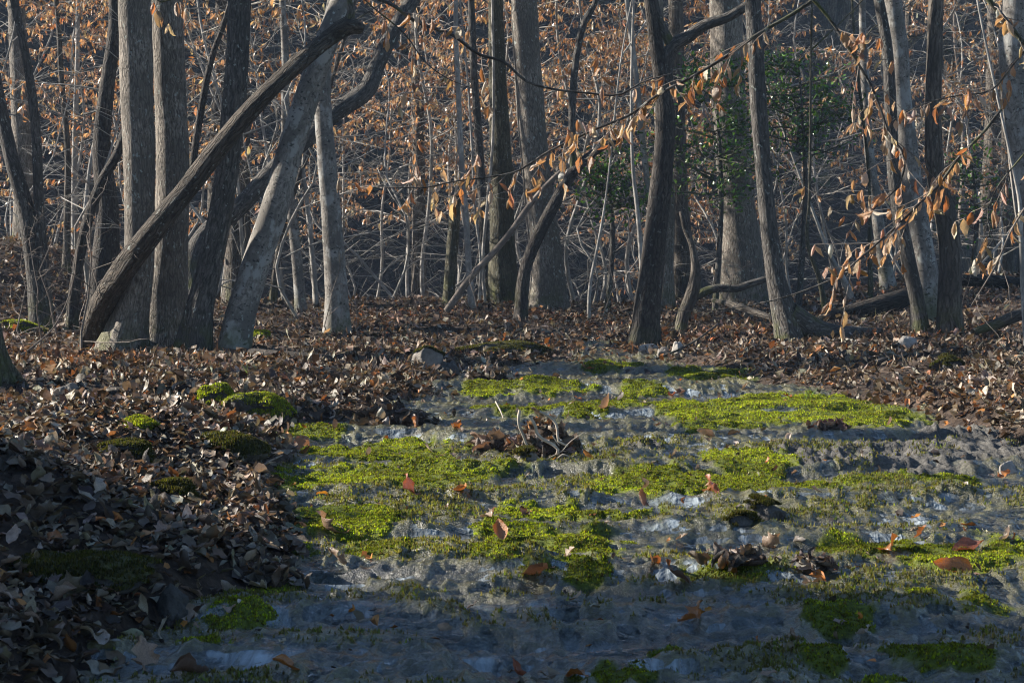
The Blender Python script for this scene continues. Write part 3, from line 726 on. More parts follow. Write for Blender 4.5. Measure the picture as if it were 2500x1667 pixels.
# centre group
tree('oak_tree', 'big straight grey trunk in the centre, sunlit along its left side', B([(945, 1300, 150), (935, 1150, 138), (905, 900, 126), (878, 650, 120), (858, 400, 116), (842, 150, 112), (835, 0, 110)]), 'furrow', d=23.5, back=True)
tree('oak_tree', 'greenish brown trunk standing just left of the big centre trunk', B([(755, 1295, 125), (745, 1100, 112), (742, 900, 104), (735, 650, 90), (722, 300, 74), (715, 0, 64)]), 'mossy', d=24.2, back=True)
tree('snag_tree', 'short greenish broken stub of a trunk in the dark gap', B([(513, 1275, 52), (525, 1120, 50), (538, 950, 48), (546, 835, 44)]), 'mossy', d=24.0, back=True, broken=True, nseg=12, flare=0.2)
tree('oak_tree', 'wide blue grey shaded trunk far behind the white twigs', B([(388, 1265, 70), (388, 1000, 60), (388, 700, 54), (380, 300, 48), (370, 0, 42)]), 'brown', d=30.0, back=True, crown=3)
tree('beech_sapling', 'thin pale sinuous trunk right of the greenish stub', B([(617, 1295, 28), (598, 1100, 27), (590, 950, 26), (570, 700, 24), (556, 400, 22), (545, 100, 20), (545, 0, 18)]), 'pale', d=22.8, back=True, nseg=10, crown=3)
tree('maple_tree', 'thin dark trunk with a white sunlit edge left of the greenish trunk', B([(690, 1290, 44), (668, 1050, 40), (654, 800, 38), (640, 550, 35), (622, 300, 32), (610, 0, 28)]), 'dark', d=25.0, back=True, nseg=12, crown=3)
tree('beech_sapling', 'very thin white trunk right against the greenish brown trunk', B([(640, 1290, 13), (650, 1100, 12), (628, 900, 12), (615, 650, 11), (600, 400, 9)]), 'pale', d=23.6, back=True, nseg=7, crown=2)
tree('beech_sapling', 'thin white pole rising behind the greenish brown trunk', B([(675, 1290, 14), (660, 1150, 14), (680, 860, 14), (700, 640, 13), (705, 300, 12), (700, 0, 10)]), 'pale', d=23.8, back=True, nseg=7, crown=2)
t, q, rad = tree('leaning_pole', 'smooth bare pole leaning from the ground up against the curved stem', B([(505, 1278, 30), (620, 1165, 29), (700, 1080, 27), (780, 985, 26), (860, 872, 24), (945, 775, 22), (1025, 700, 20)]), 'twig', d=21.3, broken=True, flare=0, lump=0.05, cat='pole', nseg=10)
t, q, rad = tree('maple_tree', 'curved dark stem bowing right in front of the big centre trunk', B([(820, 1315, 62), (840, 1150, 50), (895, 1005, 52), (970, 860, 52), (1050, 725, 48), (1120, 660, 36), (1180, 622, 26), (1260, 590, 12)]), 'black', d=20.6, broken=True, flare=0.3, lump=0.1)
mb = MB(); pp = [P(800 + a / 1.742, b / 1.742, 20.6) for a, b in [(1046, 735), (1040, 600), (1043, 400), (1062, 220), (1095, 90), (1135, 20), (1150, -60), (1180, -300)]]
mb.tube(pp, np.array([30, 31, 31, 30, 28, 24, 20, 8]) / 1.742 / 2 / FPX * 20.6, 10, 0.1, 0, 0.08, 4)
link('stem', mb.mesh('stem', M['dark'], t.location), t)
t, q, rad = tree('maple_tree', 'dark bending trunk with a fork near the top, right of centre', B([(1335, 1482, 150), (1350, 1350, 112), (1372, 1180, 102), (1400, 950, 96), (1425, 700, 90), (1435, 500, 84), (1418, 330, 66), (1390, 150, 56), (1372, 0, 52)]), 'black', flare=0.4)
d_ = q[0][1]
mb = MB(); pp = [P(800 + a / 1.742, b / 1.742, d_) for a, b in [(1432, 520), (1444, 380), (1446, 260), (1468, 195), (1530, 160), (1600, 110), (1690, 80), (1790, 20), (1880, -50), (2000, -200)]]
mb.tube(pp, np.array([30, 52, 54, 60, 52, 46, 42, 38, 34, 16]) / 1.742 / 2 / FPX * d_, 12, 0.08, 0, 0.1, 7)
pp = [P(800 + a / 1.742, b / 1.742, d_) for a, b in [(1465, 200), (1430, 130), (1405, 70), (1390, 0), (1370, -150)]]
mb.tube(pp, np.array([44, 38, 34, 30, 12]) / 1.742 / 2 / FPX * d_, 10, 0.08, 0, 0.1, 8)
link('fork_limb', mb.mesh('fork_limb', M['dark'], t.location), t)
tree('beech_sapling', 'slender white mottled trunk left of the forked dark trunk', B([(1395, 1290, 26), (1385, 1000, 26), (1362, 800, 27), (1340, 600, 26), (1315, 350, 25), (1290, 150, 23), (1272, 0, 21)]), 'pale', d=23.0, back=True, nseg=9, crown=3)
tree('beech_sapling', 'thin white upright sapling low against the forked dark trunk', B([(1345, 1280, 22), (1332, 1080, 20), (1318, 900, 18), (1300, 740, 15), (1292, 500, 12)]), 'pale', d=22.0, back=True, nseg=8, crown=2)
tree('beech_sapling', 'small crooked white sapling in the dark hollow right of the centre trunk', B([(1110, 1295, 15), (1118, 1200, 14), (1140, 1090, 13), (1165, 960, 12), (1180, 860, 8)]), 'pale', d=21.8, back=True, nseg=8, crown=2)

# right group
t, q, rad = tree('maple_tree', 'smooth dark trunk with a foot swept to the right, right of the holly', C([(580, 1450, 120), (556, 1360, 112), (524, 1230, 88), (496, 1060, 76), (472, 850, 70), (450, 600, 70), (430, 300, 70), (414, 0, 66)]), 'dark', flare=0.3)
d_ = q[0][1]
mb = MB(); pp = [P(1600 + a / 1.742, b / 1.742, d_ + e) for a, b, e in [(560, 1330, 0), (620, 1375, .05), (690, 1412, .1), (770, 1425, .15), (850, 1420, .3), (960, 1405, .6)]]
mb.tube(pp, np.array([110, 118, 105, 86, 66, 24]) / 1.742 / 2 / FPX * d_, 14, 0.06, 0, 0.15, 5)
link('root', mb.mesh('root', M['dark'], t.location), t)
tree('oak_tree', 'very thick grey trunk with mossy foot behind the holly', C([(380, 1250, 200), (372, 1100, 165), (345, 850, 150), (322, 550, 145), (305, 250, 140), (298, 0, 135)]), 'furrow', d=24.0, back=True, flare=0.5)
tree('oak_tree', 'cracked black and white trunk just behind the forked dark trunk', C([(38, 1310, 75), (45, 1150, 64), (55, 900, 58), (40, 600, 54), (20, 300, 50), (10, 0, 46)]), 'furrow', d=23.0, back=True, crown=3)
tree('oak_tree', 'brown ridged trunk right of the cracked black and white trunk', C([(140, 1290, 105), (125, 1100, 90), (105, 900, 78), (95, 600, 70), (90, 300, 66), (85, 0, 62)]), 'brown', d=25.5, back=True, crown=3)
t, q, rad = tree('beech_sapling', 'small crooked smooth stem with a long horizontal limb, right of the forked trunk', C([(100, 1425, 56), (118, 1350, 52), (150, 1265, 56), (172, 1180, 50), (168, 1110, 32), (155, 1040, 26), (125, 965, 24), (108, 900, 16)]), 'brown', flare=0.2, broken=True, nseg=12)
d_ = q[0][1]
mb = MB(); pp = [P(1600 + a / 1.742, b / 1.742, d_ + .1) for a, b in [(150, 1280), (195, 1248), (270, 1225), (340, 1228), (410, 1205), (475, 1185), (530, 1160)]]
mb.tube(pp, np.array([36, 38, 36, 34, 32, 28, 16]) / 1.742 / 2 / FPX * d_, 10, 0.06, 0, 0.1, 9)
link('limb', mb.mesh('limb', M['dark'], t.location), t)
tree('beech_tree', 'pale smooth trunk with white sunlit edge in the right hand trio', C([(1172, 1335, 96), (1160, 1200, 90), (1125, 1000, 94), (1092, 820, 94), (1068, 600, 88), (1045, 400, 84), (1035, 200, 82), (1008, 0, 80)]), 'beech', d=20.0)
tree('maple_tree', 'narrow dark trunk leaning left, frontmost left of the right hand trio', C([(1135, 1412, 78), (1115, 1290, 62), (1078, 1120, 60), (1040, 930, 60), (1012, 720, 56), (1000, 450, 52), (985, 200, 48), (950, 0, 44)]), 'dark', nseg=12)
tree('oak_tree', 'grey brown finely ridged trunk, rightmost of the right hand trio', C([(1250, 1420, 112), (1250, 1280, 100), (1255, 1100, 96), (1238, 930, 92), (1195, 760, 80), (1182, 500, 70), (1188, 200, 68), (1195, 0, 64)]), 'brown', flare=0.35)
tree('beech_tree', 'large smooth pale trunk cut by the right edge of the view', C([(1690, 1420, 170), (1650, 1150, 150), (1592, 850, 140), (1560, 600, 134), (1540, 400, 128), (1520, 200, 120), (1530, 0, 112)]), 'beech', d=17.0, back=True)
tree('beech_sapling', 'white lit slim trunk behind the right hand trio, leaning left', C([(1000, 1280, 58), (975, 1120, 54), (948, 950, 50), (925, 780, 46), (905, 600, 40), (890, 300, 34), (880, 0, 28)]), 'beech', d=24.0, back=True, nseg=12, crown=3)
tree('beech_sapling', 'yellowish thin upright trunk left of the slim white lit trunk', C([(917, 1290, 22), (914, 1150, 20), (912, 1000, 18), (910, 800, 14)]), 'mossy', d=23.0, back=True, nseg=8, crown=2)
tree('beech_sapling', 'short white stem slanting left low behind the dark fallen log', C([(850, 1290, 30), (820, 1230, 28), (790, 1170, 24), (740, 1080, 18), (690, 950, 12)]), 'pale', d=23.5, back=True, nseg=8, crown=2)
tree('beech_sapling', 'thin mossy footed stem right of the swept dark trunk', C([(725, 1325, 30), (712, 1260, 24), (695, 1180, 20), (650, 1050, 16), (655, 850, 12)]), 'mossy', d=21.5, back=True, nseg=8, crown=2)
tree('oak_tree', 'wide hazy grey trunk far back near the right edge', C([(1400, 1160, 96), (1412, 950, 84), (1430, 700, 76), (1440, 300, 66), (1440, 0, 60)]), 'brown', d=31.0, back=True, crown=3)
tree('oak_tree', 'shaded brown trunk far back between the trio and the right edge', C([(1490, 1160, 70), (1495, 900, 62), (1500, 600, 56), (1490, 200, 50), (1485, 0, 46)]), 'brown', d=29.0, back=True, crown=3)
tree('beech_sapling', 'thin white trunk tight against the right edge of the view', C([(1590, 1500, 26), (1565, 1250, 22), (1555, 1000, 20), (1548, 850, 17), (1530, 760, 12)]), 'pale', d=15.5, back=True, nseg=8, crown=2)
# near trunk on the left edge
tree('oak_tree', 'mossy foot of a near trunk cut by the left edge of the view', [(-45, 985, 150), (-55, 880, 118), (-70, 700, 105), (-95, 300, 98), (-110, 0, 92)], 'mossy', d=13.0, back=True, flare=0.7)

# ------------------------------------------------------------------ background saplings
PR = [sapling(100 + i, 5.5 + 0.5 * (i % 3), 0.022 + 0.005 * (i % 3), 'pale', True, 17, 0.20 + 0.06 * (i % 2), 0.42, 0.075, 0, 9) for i in range(4)]
PH = [sapling(130 + i, 7.0, 0.030, 'pale', True, 18, 0.33, 0.38, 0.065, 0, 9) for i in range(3)]
PB = [sapling(160 + i, 3.6 + i * 0.5, 0.015 + 0.002 * i, 'pale', False, 16, 0.06, 0.5, 0.16, 1 if i % 2 else 0, 7) for i in range(4)]
PS = [sapling(180 + i, 1.5, 0.010, 'twig', False, 8, 0.05, 0.5, 0.10, 0, 5) for i in range(3)]
sr = np.random.default_rng(5)
def zone(n, u0, u1, d0, d1, protos, name, label, cat, group, sc=(0.85, 1.2)):
    for i in range(n):
        d = d0 + (d1 - d0) * sr.random(); u = u0 + (u1 - u0) * (i + sr.random()) / n
        x = (u - 1250) / FPX * d
        plant(protos[sr.integers(len(protos))], name, label, cat, x, d, sr.random() * 6.28, sc[0] + (sc[1] - sc[0]) * sr.random(), group)
zone(13, -150, 700, 21.5, 30, PR, 'beech_sapling', 'leafy orange brown beech sapling massed behind the left trunks', 'sapling', 'beech saplings behind the left trunks')
zone(14, 830, 1650, 25, 33, PH, 'beech_sapling', 'thin beech sapling holding orange leaves high above the dark centre gap', 'sapling', 'high leafed beech saplings in the centre')
zone(10, 1560, 2620, 25, 33, PR, 'beech_sapling', 'tan leaved beech sapling in the thicket behind the right trunks', 'sapling', 'beech saplings behind the right trunks')
zone(15, 780, 1560, 24.5, 31, PB, 'bare_sapling', 'bare white twigged sapling in the dark gap behind the crest', 'sapling', 'bare saplings in the centre gap')
zone(13, 1560, 2600, 24.6, 31, PB, 'bare_sapling', 'leafless pale sapling tangled among the right trunks', 'sapling', 'bare saplings on the right')
zone(9, -100, 760, 20.5, 27, PB, 'bare_sapling', 'leafless pale sapling among the left trunks', 'sapling', 'bare saplings on the left')
zone(16, 120, 2450, 18.5, 23.5, PS, 'dry_weed', 'small dry bare weed stalk standing in the leaf litter', 'weed', 'dry weed stalks on the crest', (0.3, 0.75))
zone(5, 30, 240, 16.0, 18.5, PS, 'bare_shrub', 'thin bare shrub stems tangled in front of the leftmost trunks', 'shrub', 'shrub stems at the left', (0.7, 1.2))
# far hillside trees
FT = [sapling(210 + i, 14, 0.13 + 0.03 * i, 'brown', False, 16, 0.25, 0.2, 0.02, 1, 5) for i in range(3)]
FL = [sapling(220 + i, 9, 0.045, 'twig', True, 18, 0.3, 0.3, 0.03, 0, 9) for i in range(2)]
zone(30, -400, 2900, 38, 58, FT, 'hillside_tree', 'bare trunk standing on the shaded far hillside', 'tree', 'bare trees on the far hillside', (0.8, 1.2))
zone(4, -500, 700, 36, 46, FL, 'hillside_beech', 'orange leaved young beech far behind the left trunks', 'tree', 'leafy young trees far behind on the left', (0.8, 1.2))

zone(3, 1700, 2900, 36, 46, FL, 'hillside_beech', 'tan leaved young beech far behind the right trunks', 'tree', 'leafy young trees far behind on the right', (0.8, 1.2))
zone(2, 900, 1500, 49, 56, FL, 'hillside_beech', 'brown leaved young beech high on the slope behind the centre', 'tree', 'leafy young trees high on the centre slope', (0.8, 1.2))
# ------------------------------------------------------------------ holly
def holly(name, label, u, v0, v1, d, ru, n, seed):
    r = np.random.default_rng(seed)
    b = P(u, 700, d); b[2] = float(Hg(np.array([b[0]]), np.array([d]))[0])
    t = thing(name, label, 'holly', b)
    mb = MB(); top = P(u, v0, d)
    mb.tube([b - [0, 0, .1], b * .5 + top * .5 + [.08, 0, 0], top], [0.04, 0.03, 0.008], 7, .2, .2, .08, seed)
    link('trunk', mb.mesh('trunk', M['dark'], b), t)
    cb = MB(); lp = []
    for k in range(32):
        f = r.random(); p = P(u, v1 + (v0 - v1) * f, d); az = k * 2.4; L = ru / FPX * d * (0.6 + 0.5 * r.random()) * (1.1 - 0.6 * f)
        grow_branch(cb, p, (math.cos(az), math.sin(az), 0.25), L, 0.012, r, 8, 0, lp, 4, 0)
    link('crown', cb.mesh('crown', M['dark'], b), t)
    lp = np.array(lp); lp = np.repeat(lp, 3, 0) + r.normal(size=(len(lp) * 3, 3)) * 0.09
    k = len(lp); sel = r.random(k) < 0.8; lp = lp[sel]; lp = lp[r.permutation(len(lp))[:n]]; k = len(lp)
    tm = [leaf_template(1, .5, c, f, .1, 50 + i) for i, (c, f) in enumerate([(.4, .3), (-.5, .4), (.8, .2)])]
    parts = scatter(tm, lp, frames(r.random(k) * 6.28, r.normal(size=k) * 0.6, r.normal(size=k) * 0.6), 0.055 + 0.03 * r.random(k), pick([(0.065, 0.15, 0.028), (0.12, 0.23, 0.04), (0.04, 0.09, 0.024)], [3, 2, 2], k, .2, r))
    link('foliage', leafmesh('foliage', parts, M['holly'], b), t, kind='stuff')
holly('holly_tree', 'green holly sprays spread in front of the very thick grey trunk', 1745, 180, 520, 22.6, 240, 1700, 301)
holly('holly_tree', 'green holly foliage right of the smooth swept dark trunk', 1950, 150, 400, 22.8, 210, 1300, 302)
holly('holly_tree', 'small dark green holly left of the forked dark trunk', 1480, 380, 540, 23.0, 130, 800, 303)
holly('holly_tree', 'sparse small holly between the trio and the right edge trunk', 2370, 380, 560, 25.0, 110, 350, 304)

# ------------------------------------------------------------------ near beech branches with individual leaves
BR = np.random.default_rng(77)
LM = []
for tv, tf in FHANG: LM.append(mesh_np('beech_leaf', tv, tf, M['foliage1'], True))
def beech_branch(label, pts, d, r0, r1, nl, L=0.105, bk='dark', dd=0.0, t0=0.1, t1=1.0, twl=0.28, name='beech_branch'):
    m = len(pts); q = np.array([P(u, v, d + dd * i / (m - 1)) for i, (u, v) in enumerate(pts)])
    rad = np.linspace(r0, r1, m)
    t = thing(name, label, 'branch', q[0])
    mb = MB(); mb.tube(q, rad, 7, 0.06, 0, 0.08, m)
    link('stem', mb.mesh('stem', M[bk], q[0]), t)
    if nl <= 0: return
    qs, rs, sl_ = resample(q, rad, 0.02)
    ntw = max(4, nl // 5); left = nl
    for k in range(ntw):
        f = t0 + (t1 - t0) * (k + BR.random() * 0.8) / ntw
        i = min(int(f * (len(qs) - 1)), len(qs) - 2); p = qs[i]; dirv = qs[i + 1] - qs[i]; dirv /= np.linalg.norm(dirv)
        sd = np.array([BR.normal() * 0.4, BR.normal() * 0.9, -0.15 + 0.7 * BR.normal()])
        dv = dirv * 0.7 + sd; dv /= np.linalg.norm(dv); Lt = twl * (0.5 + 0.8 * BR.random())
        tp = [p]
        for s in range(4):
            dv = dv + BR.normal(size=3) * 0.18 + np.array([0, 0, -.05]); dv /= np.linalg.norm(dv); tp.append(tp[-1] + dv * Lt / 4)
        tb2 = MB(); tb2.tube(np.array(tp), np.linspace(min(rs[i] * .5, .003), .0012, 5), 4)
        link('twig', tb2.mesh('twig', M['twig'], q[0]), t)
        for s in range(1, 6):
            if left <= 0: break
            left -= 1
            lp = tp[min(s, 4)]
            o = link('leaf', LM[BR.integers(len(LM))], t)
            R = frames(np.array([BR.random() * 6.28]), np.array([-np.pi / 2 + 0.45 * BR.normal()]), np.array([BR.normal() * .5]))[0]
            o.matrix_local = Matrix.Translation(Vector(lp - q[0])) @ Matrix(R.tolist()).to_4x4() @ Matrix.Scale(L * (0.75 + 0.45 * BR.random()), 4)
            o.color = (*pick(BEE, BEEW, 1, .18, BR)[0], 1)
beech_branch('long leafy beech branch sweeping down left from the top across the centre', [(1985, 0), (1945, 28), (1847, 86), (1790, 126), (1686, 190), (1600, 235), (1546, 276), (1460, 313), (1408, 336), (1334, 373), (1260, 419), (1190, 433), (1115, 442), (1030, 459), (955, 456)], 10.5, 0.011, 0.003, 170, 0.086)
beech_branch('drooping leafy beech branch curving down right from the top', [(1985, 0), (2025, 46), (2060, 98), (2094, 155), (2128, 212), (2151, 270), (2174, 333), (2208, 379), (2208, 413), (2194, 453), (2140, 505), (2080, 565)], 10.2, 0.010, 0.003, 95, 0.08)
beech_branch('leafy beech twig slanting down left in front of the right hand trio', [(2444, 267), (2398, 327), (2340, 385), (2295, 448), (2254, 488), (2208, 534), (2145, 591), (2099, 631), (2048, 672), (1973, 706), (1881, 735), (1790, 752), (1700, 760), (1655, 758)], 9.6, 0.0085, 0.002, 85, 0.08, t1=0.6)
beech_branch('bare dark branch running in from the top left of centre', [(870, -20), (955, 11), (1012, 52), (1104, 86), (1173, 135), (1225, 149), (1288, 201), (1351, 218), (1431, 227), (1518, 230), (1560, 205), (1640, 180)], 11.0, 0.012, 0.004, 30, 0.095)
beech_branch('thin dark twig hanging in the upper centre with small leaves', [(880, -10), (903, 12), (990, 86), (1041, 155), (1098, 195), (1150, 215)], 12.0, 0.006, 0.002, 22, 0.09)
beech_branch('dark branch crossing the top right corner', [(2400, -20), (2421, 10), (2461, 57), (2500, 109), (2560, 180)], 11.0, 0.017, 0.012, 16, 0.1)
beech_branch('leafy twig hanging from the top between the left pair of trunks', [(360, -30), (385, 5), (420, 0), (470, -5), (520, 10)], 11.5, 0.005, 0.002, 12, 0.1)
beech_branch('leafy twig drooping low in the upper right, beside the edge trunk', [(2560, 60), (2480, 150), (2420, 220), (2330, 235), (2240, 260), (2170, 300)], 11.2, 0.007, 0.002, 50, 0.084)
beech_branch('leafy twig hanging at the far right in front of the edge trunk', [(2540, 330), (2480, 400), (2440, 450), (2410, 520), (2430, 600)], 9.5, 0.005, 0.002, 24, 0.1)
beech_branch('thin twig with curled leaves low at the right edge', [(2520, 480), (2470, 560), (2430, 650), (2400, 700), (2372, 745)], 10.5, 0.006, 0.003, 8, 0.09, bk='twig')

# ------------------------------------------------------------------ rocks, logs and sticks
def tuft_mesh(pos, nrm_up, h, r, cols, w, name='moss', org=(0, 0, 0), k=3, wd=0.35, tint=None):
    """k narrow triangles per tuft"""
    n = len(pos); pos = np.repeat(pos, k, 0); N = n * k
    az = r.random(N) * 6.283; ln = np.abs(r.normal(size=N)) * 0.55
    hh = np.repeat(h, k) * (0.6 + 0.7 * r.random(N))
    tip = pos + np.stack([np.cos(az) * np.sin(ln), np.sin(az) * np.sin(ln), np.cos(ln)], -1) * hh[:, None]
    side = np.stack([-np.sin(az + 1.0), np.cos(az + 1.0), 0 * az], -1) * (hh * wd)[:, None]
    off = r.normal(size=(N, 3)) * np.array([.006, .006, 0])
    V = np.stack([pos + off - side - [0, 0, .004], pos + off + side - [0, 0, .004], tip + off], 1).reshape(-1, 3)
    c_ = pick(cols, w, N, .25, r)
    if tint is not None: c_ = c_ * np.repeat(tint, k, 0)
    C = np.repeat(np.c_[c_, np.ones(N)], 3, 0)
    return mesh_np(name, V - np.asarray(org), np.arange(N * 3).reshape(-1, 3), M['mossb'], False, {'col': ('FLOAT_COLOR', C)})
MCOL = [(0.30, 0.36, 0.022), (0.44, 0.50, 0.036), (0.13, 0.155, 0.018), (0.34, 0.30, 0.07), (0.15, 0.115, 0.04)]
MCW = [4, 3.5, 2, 1.2, 1.2]
MCD = [(0.075, 0.08, 0.018), (0.12, 0.105, 0.035), (0.045, 0.05, 0.014)]

def ico(sub=4):
    import bmesh
    bm = bmesh.new(); bmesh.ops.create_icosphere(bm, subdivisions=sub, radius=1.0)
    V = np.array([v.co[:] for v in bm.verts]); F = np.array([[v.index for v in f.verts] for f in bm.faces]); bm.free(); return V, F
IV, IF = ico(4)
def rock(label, u, v, w, h, mat='stone', moss=0.0, seed=1, dep=0.8, name='rock', cat='rock', sink=0.35, d=None):
    b = gp(u, v) if d is None else P(u, v, d); d = b[1]; sx = w / 2 / FPX * d; sz = h * (0.8 if moss > .5 else 1.0) / FPX * d
    V = IV.copy(); r = np.random.default_rng(seed)
    nz = 1 + 0.55 * fbm(V[:, 0] * 1.4 + seed, V[:, 1] * 1.4 + V[:, 2] * 1.1, 4, seed) + 0.12 * fbm(V[:, 0] * 5 + seed, V[:, 2] * 5 + V[:, 1] * 4, 3, seed + 3)
    V = V * nz[:, None]
    for k in range(5):                        # chip flat facets
        nn = r.normal(size=3); nn /= np.linalg.norm(nn); dd_ = V @ nn - 0.72; V -= np.clip(dd_, 0, 9)[:, None] * nn * 0.8
    V[:, 2] = np.maximum(V[:, 2], -0.5)
    S = np.array([sx, sx * dep, sz / (1.5 - sink)])
    V = V * S; V[:, 2] += sz * (0.5 - sink)
    t = thing(name, label, cat, b + np.array([0, sx * dep * 0.6, 0]))
    link('stone', mesh_np('stone', V, IF, M[mat], True), t)
    if moss > 0:
        fc = V[IF].mean(1); e1 = V[IF[:, 1]] - V[IF[:, 0]]; e2 = V[IF[:, 2]] - V[IF[:, 0]]; fn = np.cross(e1, e2); fn /= np.linalg.norm(fn, axis=1)[:, None] + 1e-12
        msk = (fn[:, 2] + 0.5 * fbm(fc[:, 0] * 7, fc[:, 1] * 7 + fc[:, 2] * 5, 3, seed)) > (1 - moss)
        c2 = IF[msk]
        if len(c2) > 10:
            vn_ = V / (np.linalg.norm(V, axis=1)[:, None] + 1e-9)
            V2 = V + vn_ * (0.012 + 0.010 * fbm(V[:, 0] * 22, V[:, 1] * 22 + V[:, 2] * 20, 2, 5))[:, None]
            cap = link('moss', mesh_np('moss', V2, c2, M['mosscap'], True), t, kind='stuff')
            k = r.integers(len(c2), size=int(1800 + 9000 * sx)); a = r.random((len(k), 2)); fl = a.sum(1) > 1; a[fl] = 1 - a[fl]
            tri = V2[c2[k]]; pos = tri[:, 0] + (tri[:, 1] - tri[:, 0]) * a[:, :1] + (tri[:, 2] - tri[:, 0]) * a[:, 1:]
            link('moss_tuft', tuft_mesh(pos, None, np.full(len(pos), 0.010), r, MCD if moss < .75 else MCOL, [3, 2, 2] if moss < .75 else MCW, 'moss_tuft'), cap, kind='stuff')
    return t
rock('moss topped rock at the stream edge on the left bank', 640, 1025, 165, 76, 'stone_dark', 0.85, 11)
rock('dark mossy hump left of the moss topped rock', 530, 1000, 95, 60, 'stone_dark', 0.75, 12)
rock('grey rounded stone in the leaf litter where the stream narrows', 1042, 905, 85, 50, 'stone', 0.25, 13)
rock('smaller brown stone right of the grey rounded stone', 1090, 918, 50, 40, 'stone_dark', 0.0, 14)
rock('dark wet boulder at the near left edge of the stream', 418, 1525, 90, 78, 'stone_dark', 0.0, 15)
rock('low grey slab half buried in leaves by the left edge trunk', 165, 985, 70, 42, 'stone', 0.0, 16)
rock('large dark mossy mound on the near left bank', 160, 1430, 370, 84, 'stone_dark', 0.66, 17, 0.7, 'mossy_mound', 'mound')
rock('dark mossy hump in the middle of the left bank litter', 415, 1225, 120, 66, 'stone_dark', 0.7, 18, 0.8, 'mossy_mound', 'mound')
rock('mossy sloping bank hump right of the left bank log', 560, 1115, 150, 66, 'stone_dark', 0.7, 19, 0.8, 'mossy_mound', 'mound')
rock('low mossy hump on the left bank below the curved twig', 300, 1120, 140, 40, 'stone_dark', 0.65, 20, 0.8, 'mossy_mound', 'mound')
rock('yellowish moss cushion beside the rotten log on the left bank', 330, 1050, 95, 30, 'stone_dark', 0.85, 21, 0.8, 'mossy_mound', 'mound')
rock('long mossy ledge in the leaf litter behind the grey rounded stone', 1240, 865, 240, 34, 'stone_dark', 0.6, 22, 0.5, 'mossy_mound', 'mound')
rock('dark mossy stone in the litter on the right bank', 2315, 905, 70, 36, 'stone_dark', 0.55, 23)
rock('short brown stub of a stone by the right hand trio', 2215, 855, 52, 34, 'stone_pale', 0.0, 24)
rock('pale pointed stone by the foot of the forked trunk', 1655, 862, 36, 32, 'stone_pale', 0.0, 25)
rock('flat pale stone lying against the forked trunk', 1590, 862, 62, 24, 'stone_pale', 0.0, 26)
rock('small grey stone beside the flat pale stone', 1620, 868, 40, 20, 'stone', 0.0, 27)
rock('pale stone at the right edge of the bare rock shelf', 2462, 1160, 46, 34, 'stone_pale', 0.0, 28)
rock('dark wet stone in the water left of the right leaf pile', 1870, 1270, 90, 42, 'stone_dark', 0.15, 29)
rock('rounded stone under the stick pile', 1290, 1125, 60, 30, 'stone', 0.1, 30)
rock('mossy lump at the left edge behind the near trunk', 40, 815, 110, 40, 'stone_dark', 0.8, 31, 0.8, 'mossy_mound', 'mound')
rock('small moss cushion at the foot of the mottled pale trunk', 625, 830, 60, 22, 'stone_dark', 0.75, 32, 0.8, 'mossy_mound', 'mound')
rock('pale tan rock standing by the moss, near the bright yellow leaf', 1812, 1290, 70, 30, 'stone_dark', 0.3, 33)

def log(label, pts, wpx, mat='rotten', name='log', d=None, lift=0.5, cat='log', lump=0.25, kid=None):
    q = []; rad = []
    for i, (u, v) in enumerate(pts):
        b = gp(u, v) if d is None else P(u, v, d[i])
        w = wpx[i] if isinstance(wpx, (list, tuple)) else wpx
        r_ = w / 2 / FPX * b[1]; q.append(b + np.array([0, 0, r_ * (2 * lift - 1) + r_ * .4])); rad.append(r_)
    q = np.array(q)
    mb = MB(); mb.tube(q, rad, 12, max(rad) * 0.7, 0, lump, len(pts) + int(pts[0][0]) % 20)
    me = mb.mesh(name, M[mat], q[0])
    return thing(name, label, cat, q[0], None, me)
log('dark rotten log lying right of the leaning beech foot', [(590, 868), (680, 876), (760, 884), (850, 890), (930, 893)], [24, 30, 28, 24, 14])
log('rotten split log lying on the left bank beside the stream', [(205, 985), (270, 975), (330, 968), (375, 966)], [26, 34, 30, 18])
log('big dark split log behind the right hand trio', [(1985, 790), (2050, 775), (2110, 762), (2180, 745), (2235, 728)], [18, 34, 44, 50, 46], d=[20.8, 20.9, 21.0, 21.1, 21.3])
log('long dark log at the right behind the trio', [(2345, 690), (2400, 692), (2450, 696), (2540, 700)], [28, 32, 32, 30], d=[22.0, 22.0, 22.0, 22.0])
log('brown bare log slanting up to the right edge', [(2375, 815), (2430, 798), (2480, 778), (2560, 745)], [18, 26, 30, 32], 'brown', d=[17.2, 17.3, 17.4, 17.6])
log('pale weathered log lying left of the swept dark trunk', [(1740, 735), (1790, 748), (1840, 765), (1900, 785)], [10, 16, 18, 12], 'brown', d=[21.0, 20.6, 20.3, 20.0])
log('pale short stick log in the leaves right of the swept trunk', [(2055, 836), (2085, 838), (2118, 842)], [13, 14, 12], 'pale')
log('small pale log end in the litter under the right hand trio', [(2185, 858), (2205, 852), (2228, 846)], [22, 28, 28], 'brown')
def stick(label, pts, r0, r1, mat='stick', d=None, name='stick', sub=None, dz=0.0):
    q = np.array([(gp(u, v) if d is None else P(u, v, d[i])) for i, (u, v) in enumerate(pts)]) + np.array([0, 0, dz])
    mb = MB(); mb.tube(q, np.linspace(r0, r1, len(q)), 6, 0.04, 0, 0.15, len(q))
    for s, rr_ in (sub or []):
        p2 = np.array([P(u, v, dd_) for u, v, dd_ in s]); mb.tube(p2, np.linspace(rr_, rr_ * .4, len(p2)), 5, 0.03, 0, 0.1, 3)
    return thing(name, label, 'stick', q[0], None, mb.mesh(name, M[mat], q[0]))
